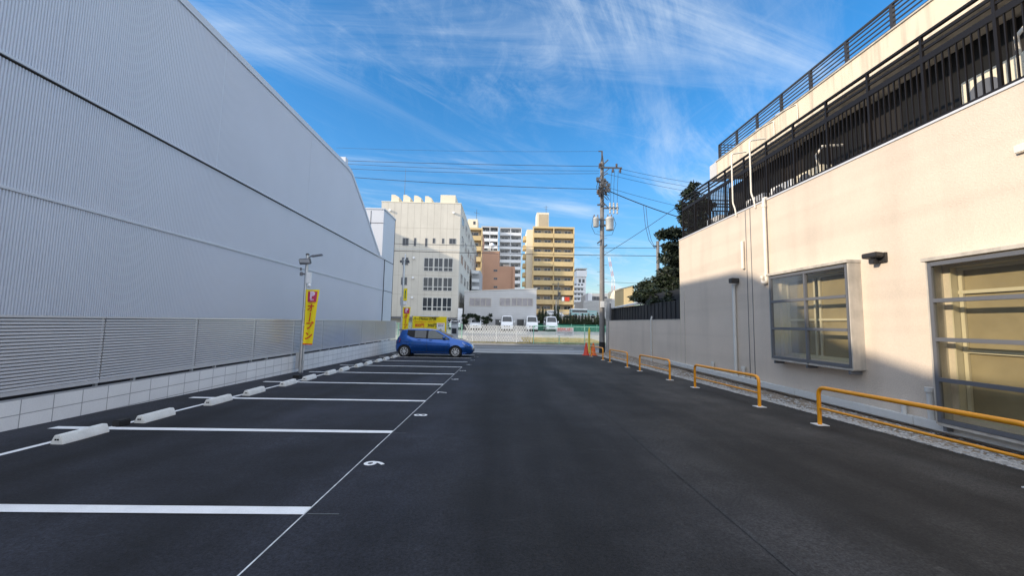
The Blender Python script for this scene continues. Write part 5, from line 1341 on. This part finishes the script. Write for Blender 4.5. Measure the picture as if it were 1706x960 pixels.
b.build('panel_joint', mat('beige joint', (.36, .33, .27), .9), BG)
for (py0, py1) in ((430, 452.5), (462.5, 485), (496, 518.5)):
    for (px0, px1) in ((706.5, 722.5), (723.5, 738.5), (739.5, 755)):
        dx = -(py0-430)*.035
        fwindow(BG, P(px0+dx, py0).x, P(px1+dx, py0).x, P(730, py1).z, P(730, py0).z, YB, panes=2, split=.30)
for (a_, c_, py0, py1) in ((671, 681, 396.5, 409), (690, 693.5, 396.5, 410), (708.5, 712, 397, 411), (721, 725, 397, 405.5), (736.5, 740, 397.5, 406), (748.5, 759.5, 397.5, 406.5), (670, 680.5, 429, 441.5), (668.5, 678.5, 462, 475), (667.5, 677, 495, 508)):
    fwindow(BG, P(a_, py0).x, P(c_, py0).x, P(a_, py1).z, P(a_, py0).z, YB, panes=2 if c_-a_ > 9 else 1, fr='darkalu')
for (px, py) in ((690, 430), (688.5, 463), (687, 496), (650, 351), (756, 355)):
    p = P(px, py); b = MB(); b.lathe([(.17, -.35), (.17, -.1), (.13, 0)], (p.x, YB, p.z), 12, 'y'); b.build('vent_hood', K['white'], BG, smooth=True)
for (a_, c_, py) in ((651, 664, 323), (671, 683, 323.5), (689, 701, 324.5), (707.5, 719, 325.5)):
    x0_, x1_ = P(a_, 330).x, P(c_, 330).x; b = MB(); zt_ = P(a_, py).z; b.prism([(x0_, YB+.3, bz1), (x1_, YB+.3, bz1), (x1_, YB+.3, bz1+(zt_-bz1)*.7), (x0_+(x1_-x0_)*.45, YB+.3, zt_), (x0_, YB+.3, zt_)], (0, 3.5, 0)); b.build('roof_fin', K['cream'], BG, bevel=.02)
box_build('penthouse', K['cream'], BG, P(733, 330).x, P(758, 330).x, YB+.5, YB+5, bz1, P(740, 323).z); 
for r_ in range(5):
    zc_ = bz1-2.7-3.05*r_
    for j in range(6): 
        ya_ = YB+2.2+(yb1-YB-4)*j/6; swindow(BG, bx1, ya_, ya_+3.4, zc_-.1, zc_+1.5)
b = MB(); x = P(668, 270).x; b.tube([(x, YB+3, bz1), (x, YB+3, P(668, 268).z)], .05, 6, r2=.015); b.build('lightning_rod', K['iron'], BG)
b = MB(); x = P(660, 527).x; box_build('canopy', K['darkalu'], BG, bx0+.2, bx1-.2, YB-.3, YB+1.0, zg1-.25, zg1-.05)
fwindow(BG, P(745, 535).x, P(757, 535).x, bz0+.5, zg1-.4, YB+1.0, m='win', fr='darkalu')
box_build('drain_shaft', K['white'], BG, bx1+.1, bx1+.75, YB-.5, YB-.1, bz0, P(767, 514).z)

# pale two-storey office with slanted roof
YW = 61.0; P = lambda px, py: PY(px, py, YW)
wx0, wx1 = P(773, 520).x, P(893.5, 520).x; zl_, zr_ = P(775, 486.5).z, P(893, 481.5).z; z0_ = farz(YW)-.1
WO = bthing('office_building', 'low pale grey office with a slanting roofline and grey curtained windows', (wx0+wx1)/2, YW)
b = MB(); b.prism([(wx0, YW, z0_), (wx1, YW, z0_), (wx1, YW, zr_), (wx0, YW, zl_)], (0, 18, 0)); b.build('wall', K['whitewall'], WO)
b = MB(); b.prism([(wx0-.1, YW-.1, zl_), (wx1+.1, YW-.1, zr_), (wx1+.1, YW-.1, zr_+.12), (wx0-.1, YW-.1, zl_+.12)], (0, 18.2, 0)); b.build('roof_edge', K['frame'], WO)
b = MB(); z = z0_+.25
while z < zl_-.1: b.box(wx0+.02, wx1-.02, YW-.012, YW-.002, z, z+.012); z += .28
b.build('siding_joint', mat('siding joint', (.36, .36, .36), .9), WO)
for (a_, c_, pn) in ((782, 818.5, 4), (832.5, 850.5, 2), (852, 888, 4)):
    fwindow(WO, P(a_, 500).x, P(c_, 500).x, P(a_, 510).z, P(a_, 496.5).z, YW, panes=pn, m='winlight', fr='bayside')
for (a_, c_) in ((825, 834), (861, 873), (877, 884)):
    fwindow(WO, P(a_, 540).x, P(c_, 540).x, P(a_, 543).z, P(a_, 532).z, YW, panes=1, m='win', fr='darkalu')

def balcony_tower(name, label, Y, pxl, pxr, pytop, floors, fl_h, m, mrec, bays, zbot, depth, m_side=None, bal_h=1.15, col_m=None, sideleft=None, bal_m=None, bal_d=1.4, gaps=True):
    """tower facing -Y: recessed wall, one balcony slab with parapet per bay and floor, a window strip behind"""
    P = lambda px, py: PY(px, py, Y)
    x0, x1 = P(pxl, pytop).x, P(pxr, pytop).x; zt_ = P((pxl+pxr)/2, pytop).z
    t = bthing(name, label, (x0+x1)/2, Y, 0)
    b = MB(); b.box(x0, x1, Y, Y+depth, zbot, zt_); b.build('wall', K[m_side or m], t)
    b = MB(); b.box(x0-.15, x1+.15, Y-bal_d, Y+.2, zt_-.1, zt_+.45); b.build('roof_slab', K[m], t)
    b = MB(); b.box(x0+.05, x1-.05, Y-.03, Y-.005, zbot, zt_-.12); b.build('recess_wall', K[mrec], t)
    wbay = (x1-x0)/bays
    for f_ in range(floors):
        zf = zt_-fl_h*(f_+1)
        if zf < zbot: break
        for k_ in range(bays):
            xa, xb = x0+wbay*k_, x0+wbay*(k_+1); g_ = .12 if gaps else .02
            b = MB(); b.box(xa+g_, xb-g_, Y-bal_d, Y-.04, zf-.15, zf); b.box(xa+g_, xb-g_, Y-bal_d-.12, Y-bal_d, zf-.15, zf+bal_h)
            b.build('balcony', K[bal_m or m], t)
            nw = max(1, round(wbay/3.2))
            for q in range(nw):
                wa = xa+wbay*(q+.12)/nw; wb = xa+wbay*(q+.78)/nw
                fwindow(t, wa, wb, zf+.1, zf+fl_h*.80, Y-.03, panes=2, m='win', fr='frame')
        for k_ in range(bays+1):
            pass
    b = MB()
    for k_ in range(bays+1):
        xx = x0+wbay*k_; b.box(xx-.14, xx+.14, Y-bal_d-(.0), Y-.0, zbot, zt_-.11)
    b.build('party_wall', K[col_m or m], t)
    return t, x0, x1, zt_
# tan tower in the middle
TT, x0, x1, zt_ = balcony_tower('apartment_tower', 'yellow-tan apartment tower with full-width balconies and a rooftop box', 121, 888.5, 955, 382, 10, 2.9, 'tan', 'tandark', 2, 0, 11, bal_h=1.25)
b = MB(); b.box(x0-1.9, x0-.02, 122.5, 131, 0, zt_+.1); b.build('side_wing', K['cream'], TT)
for f_ in range(10):
    zf = zt_-2.9*(f_+1); b = MB(); b.box(x0-2.9, x0-1.92, 124, 128, zf-.1, zf+1.2); b.build('side_balcony', K['tan'], TT)
px_ = PY(894.5, 365, 123).x; px2 = PY(914.5, 365, 123).x
box_build('penthouse', K['cream'], TT, px_, px2, 123, 128, zt_, PY(900, 354, 123).z)
box_build('penthouse_recess', K['tandark'], TT, px_+.6, px2-.3, 122.9, 122.99, zt_+.8, PY(900, 354, 123).z-.6)
b = MB(); b.tube([(px2-.8, 124, PY(900, 354, 123).z), (px2-.8, 124, PY(900, 341, 123).z)], .05, 5); b.bar((px2-1.6, 124, PY(900, 344, 123).z), (px2-.1, 124, PY(900, 343, 123).z), .05); b.bar((px2-1.3, 124, PY(900, 347, 123).z), (px2-.4, 124, PY(900, 346.5, 123).z), .05); b.build('antenna', K['iron'], TT)
# laundry
b = MB(); zf = zt_-2.9*8; b.box(x1-3.6, x1-2.9, 119.3, 119.36, zf+.9, zf+2.1); b.build('laundry', K['white'], TT)
b = MB(); b.box(x1-2.7, x1-1.3, 119.3, 119.36, zf+.9, zf+2.1); b.build('laundry', K['conered'], TT)
# tan tower on the left
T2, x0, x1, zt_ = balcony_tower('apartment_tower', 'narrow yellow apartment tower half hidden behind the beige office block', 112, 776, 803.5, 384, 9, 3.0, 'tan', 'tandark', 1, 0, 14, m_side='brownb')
box_build('penthouse', K['cream'], T2, PY(779, 375, 113).x, PY(795.5, 375, 113).x, 113, 118, zt_, PY(790, 365, 113).z)
b = MB(); b.box(PY(788.5, 370, 112.9).x, PY(792, 370, 112.9).x, 112.9, 112.98, PY(790, 374, 113).z, PY(790, 369, 113).z); b.build('window', K['win'], T2)
b = MB(); xq = PY(794, 360, 114).x; b.tube([(xq, 114, PY(790, 365, 114).z), (xq, 114, PY(790, 349, 114).z)], .06, 5); b.bar((xq-.8, 114, PY(790, 354, 114).z), (xq+.9, 114, PY(790, 356, 114).z), .08); b.build('antenna', K['iron'], T2)
# grey-white towers
T3, x0, x1, zt_ = balcony_tower('apartment_tower', 'wide pale grey apartment tower with glass balconies in the distance', 170, 833, 868.5, 382, 14, 2.95, 'greytower', 'greytower', 2, 0, 14, col_m='whitefr', bal_m='whitefr')
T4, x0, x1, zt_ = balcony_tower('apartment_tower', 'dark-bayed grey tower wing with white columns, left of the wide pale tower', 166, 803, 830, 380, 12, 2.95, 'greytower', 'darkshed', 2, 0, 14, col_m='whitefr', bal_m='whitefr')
# pinkish brown block with water tank
YC = 92; P = lambda px, py: PY(px, py, YC)
T5 = bthing('brick_building', 'pinkish brown tiled block with a stepped roof and a white tank', P(830, 480).x, YC)
b = MB(); b.box(P(805, 450).x, P(831.5, 450).x, YC, YC+12, 0, P(815, 419).z); b.box(P(831.5, 450).x, P(857.5, 450).x, YC, YC+12, 0, P(845, 444).z); b.build('wall', K['brownb'], T5)
box_build('roof_edge', K['bayside'], T5, P(804.5, 450).x, P(832, 450).x, YC-.1, YC+12, P(815, 419).z, P(815, 419).z+.25)
box_build('stair_box', K['bayside'], T5, P(838, 450).x, P(849, 450).x, YC+3, YC+8, P(845, 444).z, P(845, 438).z)
box_build('side_strip', K['brownb'], T5, P(854, 450).x, P(858, 450).x, YC-.3, YC, 0, P(845, 446).z)
for py in (450.5, 464, 478): fwindow(T5, P(822.5, py).x, P(828.5, py).x, P(824, py+2).z, P(824, py-1.3).z, YC, panes=2, fr='darkalu')
p = P(819, 405); b = MB(); b.ball((p.x, YC+3, p.z), .65, .65, .65, 14, 10); b.tube([(p.x-.3, YC+3, p.z-.4), (p.x-.3, YC+3, P(819, 419).z)], .05, 5); b.tube([(p.x+.3, YC+3, p.z-.4), (p.x+.3, YC+3, P(819, 419).z)], .05, 5); b.build('tank', K['white'], T5, smooth=True)
box_build('vent_box', K['bayside'], T5, P(812, 420).x, P(816, 420).x, YC+.5, YC+1.5, P(815, 419).z, P(813, 413).z)
# small balconied block just right of the beige one
YD = 80; P = lambda px, py: PY(px, py, YD)
T6 = bthing('balcony_house', 'small grey house with a tilted awning squeezed between the beige block and brown block', P(797, 480).x, YD)
box_build('wall', K['greytower'], T6, P(785, 480).x, P(800, 480).x, YD, YD+8, 0, P(795, 451).z)
for py in (452, 466, 478): box_build('balcony', K['whitefr'], T6, P(787, py).x, P(798.5, py).x, YD-1.2, YD-.01, P(790, py+5).z, P(790, py).z)
# white stepped block right of the tan tower
YE = 190; P = lambda px, py: PY(px, py, YE)
T7 = bthing('apartment_block', 'distant white stepped apartment block right of the tan tower', P(968, 490).x, YE)
b = MB(); b.box(P(956, 470).x, P(976, 470).x, YE, YE+14, 0, P(966, 475).z); b.box(P(961, 470).x, P(976.5, 470).x, YE+.0, YE+12, P(966, 475).z, P(966, 461).z); b.box(P(960, 470).x, P(977, 470).x, YE-1.0, YE+12, P(966, 461).z, P(966, 451).z); b.build('wall', K['whitefr'], T7)
for py in (478, 486, 494, 502, 510):
    box_build('balcony', K['whitefr'], T7, P(955, py).x, P(972, py).x, YE-2.2, YE-.01, P(960, py+1.5).z, P(960, py-1.5).z)
    for a_ in (957, 962.5, 968): fwindow(T7, P(a_, py).x, P(a_+3.5, py).x, P(960, py-2).z, P(960, py-5).z, YE, fr='darkalu')
for a_ in (964, 970): fwindow(T7, P(a_, 470).x, P(a_+4, 470).x, P(960, 471).z, P(960, 465).z, YE, fr='darkalu')
box_build('roof_frame', K['roofgrey'], T7, P(959.5, 450).x, P(977.5, 450).x, YE-1.2, YE+12, P(966, 449).z, P(966, 447.5).z)
# grey low building with deck, parked vehicles on it
YH = 95; P = lambda px, py: PY(px, py, YH)
T8 = bthing('low_house', 'grey low building with a dark clerestory and flat roof left of the utility pole', P(990, 500).x, YH)
b = MB(); b.box(P(982, 500).x, P(1013, 500).x, YH, YH+10, 0, P(995, 489).z); b.box(P(968, 500).x, P(1012, 500).x, YH-3, YH+8, 0, P(990, 503).z); b.build('wall', K['roofgrey'], T8)
fwindow(T8, P(984.5, 500).x, P(1011, 500).x, P(990, 500.5).z, P(990, 494).z, YH, panes=6, fr='darkalu')
b = MB(); z = P(990, 519).z
while z < P(990, 505).z: b.box(P(968.5, 500).x, P(1011, 500).x, YH-3.02, YH-3.005, z, z+.04); z += .3
b.build('siding_joint', K['darkalu'], T8)
box_build('white_annex', K['whitefr'], T8, P(975, 500).x, P(981.5, 500).x, YH-3.2, YH, P(990, 503).z, P(978, 490).z)
# parking deck with vehicles
YP = 74; P = lambda px, py: PY(px, py, YP); zdk = P(950, 530).z
DK = thing('parking_deck', 'steel parking deck behind the conifer hedge carrying vehicles', 'parking deck', (P(950, 530).x, YP+3, 0))
b = MB(); b.box(P(896, 530).x, P(1012, 530).x+4, YP-.5, YP+6, zdk-.3, zdk); b.build('deck', K['bayside'], DK)
b = MB()
for px in (905, 920, 935, 950, 965, 980, 995, 1010): x = P(px, 530).x; b = MB(); b.box(x-.08, x+.08, YP-.45, YP-.3, 0, zdk+1.1); b.build('post', K['alu'], DK)
b = MB(); b.box(P(896, 530).x, P(1012, 530).x+4, YP-.45, YP-.38, zdk+.95, zdk+1.05); b.box(P(896, 530).x, P(1012, 530).x+4, YP-.45, YP-.38, zdk+.45, zdk+.52); b.build('handrail', K['alu'], DK)
def side_car(px0, px1, body, L, mt, label, win, scr, wheels, wr, name='parked_car', cat='car'):
    xa, xb = P(px0, 520).x, P(px1, 520).x; k_ = (xb-xa)/L
    T = lambda p: Vector((xa+p[0]*k_, YP+1.6+p[1]*k_, zdk+p[2]*k_))
    return build_car(name, label, cat, body, L, T, mt, wheels, wr, body.wid[len(body.wid)//2][1], None, win=win, screens=scr)
side_car(909, 941, sb, 4.3, K['carwhite'], 'pale grey car parked on the deck above the hedge', [('side_window', K['tint'], .7, 2.7, lambda q: 1.10, lambda q: 1.48-max(0, q-2.2)*.5)], [('windscreen', K['tint'], 2.5, 3.2, .9)], (.8, 3.4), .33)
# teal box lorry on the deck
TKx0, TKx1 = P(953, 520).x, P(997, 520).x; zt0 = zdk
TK = thing('box_truck', 'pale teal truck with a white cab roof parked on the deck beside the pole', 'truck', ((TKx0+TKx1)/2, YP+2, zdk))
b = MB(); b.box(TKx0, TKx0+3.4, YP+1, YP+3.1, zdk+.55, P(960, 514).z-.25); b.build('cargo_body', K['teal'], TK, bevel=.05)
b = MB(); b.box(TKx0-.05, TKx0+3.1, YP+.97, YP+3.13, P(960, 514).z-.24, P(960, 514).z); b.build('roof', K['white'], TK, bevel=.05)
b = MB(); b.box(TKx0+3.45, TKx1, YP+1.05, YP+3.0, zdk+.5, zdk+1.45); b.build('bed', K['teal'], TK, bevel=.04)
b = MB(); b.box(TKx0+.2, TKx0+3.1, YP+.985, YP+.998, P(960, 514).z-.75, P(960, 514).z-.30); b.build('side_window', K['win'], TK)
for xx in (TKx0+.8, TKx1-.8):
    b = MB(); b.lathe([(.33, 0), (.38, .03), (.38, .2), (.33, .22)], (xx, YP+.98, zdk+.38), 18, 'y'); b.build('wheel', K['rubber'], TK)
# yellow shed and pale dome, crane
YY = 70; P = lambda px, py: PY(px, py, YY)
T9 = bthing('yellow_house', 'small bright yellow gable building showing above the dark shed roof', P(1046, 490).x, YY)
b = MB(); b.prism([(P(1040, 500).x, YY, 0), (P(1056, 500).x, YY, 0), (P(1056, 476).x, YY, P(1056, 476).z), (P(1040, 480).x, YY, P(1040, 480.5).z)], (0, 6, 0)); b.build('wall', K['tan'], T9)
b = MB(); b.prism([(P(1039, 480).x, YY-.1, P(1040, 480.3).z), (P(1057, 476).x, YY-.1, P(1057, 475.6).z), (P(1057, 476).x, YY-.1, P(1057, 475).z), (P(1039, 480).x, YY-.1, P(1040, 479.6).z)], (0, 6.2, 0)); b.build('roof', K['darkalu'], T9)
YO = 120; P = lambda px, py: PY(px, py, YO)
T10 = bthing('domed_roof', 'pale curved roof of a hall between the crane and yellow building', P(1034, 495).x, YO)
b = MB(); p = P(1036, 500); k_ = YO/F; vs = [(p.x+14*k_*math.cos(math.pi*i/16), YO, P(1036, 500).z+20*k_*math.sin(math.pi*i/16)) for i in range(17)]; b.prism(vs, (0, 10, 0)); b.box(p.x-14*k_, p.x+14*k_, YO, YO+10, 0, P(1036, 500).z-.01); b.build('roof', K['cream'], T10)
box_build('wall', K['roofgrey'], thing('grey_hall', 'low grey hall roof right of the utility pole under the crane', 'building', (PY(1026, 500, 100).x, 100, 0)), PY(1012, 500, 100).x, PY(1042, 500, 100).x, 100, 108, 0, PY(1026, 498, 100).z)
YCR = 260; P = lambda px, py: PY(px, py, YCR)
CR = thing('tower_crane', 'red and white lattice tower crane far beyond the utility pole', 'crane', (P(1021.5, 500).x, YCR, 0))
def lattice(a_, c_, w_, n_, r_, ms):
    a_, c_ = Vector(a_), Vector(c_); d = (c_-a_); s_ = d.normalized().cross(Vector((0, 1, 0))).normalized()*w_/2; yv = Vector((0, w_/2, 0))
    for k_ in range(n_):
        p, q = a_+d*k_/n_, a_+d*(k_+1)/n_; b = MB()
        for sg in (1, -1):
            for yg2 in (1, -1): b.bar(p+s_*sg+yv*yg2, q+s_*sg+yv*yg2, r_)
        b.bar(p+s_-yv, q-s_-yv, r_*.7); b.bar(p-s_-yv, p+s_-yv, r_*.7); b.build('lattice_section', K[ms[k_ % 2]], CR)
lattice(P(1022, 530), P(1021.5, 466), 1.7, 6, .17, ('craner', 'cranew'))
lattice(P(1022, 468), P(1014.5, 428), 1.1, 5, .14, ('cranew', 'craner'))
b = MB(); p = P(1021, 492); b.box(p.x-2.6, p.x+2.6, YCR-1.4, YCR+1.4, p.z-.6, p.z+.5); b.box(p.x-1.2, p.x+1.0, YCR-1.4, YCR+1.4, p.z+.5, p.z+2.0); b.build('machine_deck', K['alu'], CR)
# street-side poles far away
for i, (px, py, y_) in enumerate(((930, 470, 82), (926.5, 500, 80), (1000, 512, 80))):
    p = PY(px, py, y_); t = thing('distant_pole', ['thin utility pole in front of the tan tower, with a small crossarm', 'short white lamp pole before the tan tower', 'thin pole before the grey low building'][i], 'pole', (p.x, y_, 0))
    b = MB(); b.tube([(p.x, y_, 0), (p.x, y_, p.z)], .12, 8, r2=.08); b.build('pole', K['concpole'] if i == 0 else K['alu'], t)
    if i == 0:
        b = MB(); b.box(p.x-1.3, p.x+1.3, y_-.1, y_, p.z-.6, p.z-.45); b.box(p.x-.9, p.x+.9, y_-.1, y_, p.z-1.6, p.z-1.5); b.box(p.x+.1, p.x+.5, y_-.3, y_, p.z-3, p.z-2.1); b.build('crossarm', K['iron'], t)
# neighbouring block left of the far lot, hidden behind the warehouse, that shades the lower storeys
NB = bthing('neighbour_block', 'grey neighbouring block standing beside the far lot behind the warehouse', -35, 52)
box_build('wall', K['whitewall'], NB, -50, -27, 37.0, 66, ZS, 19.0)
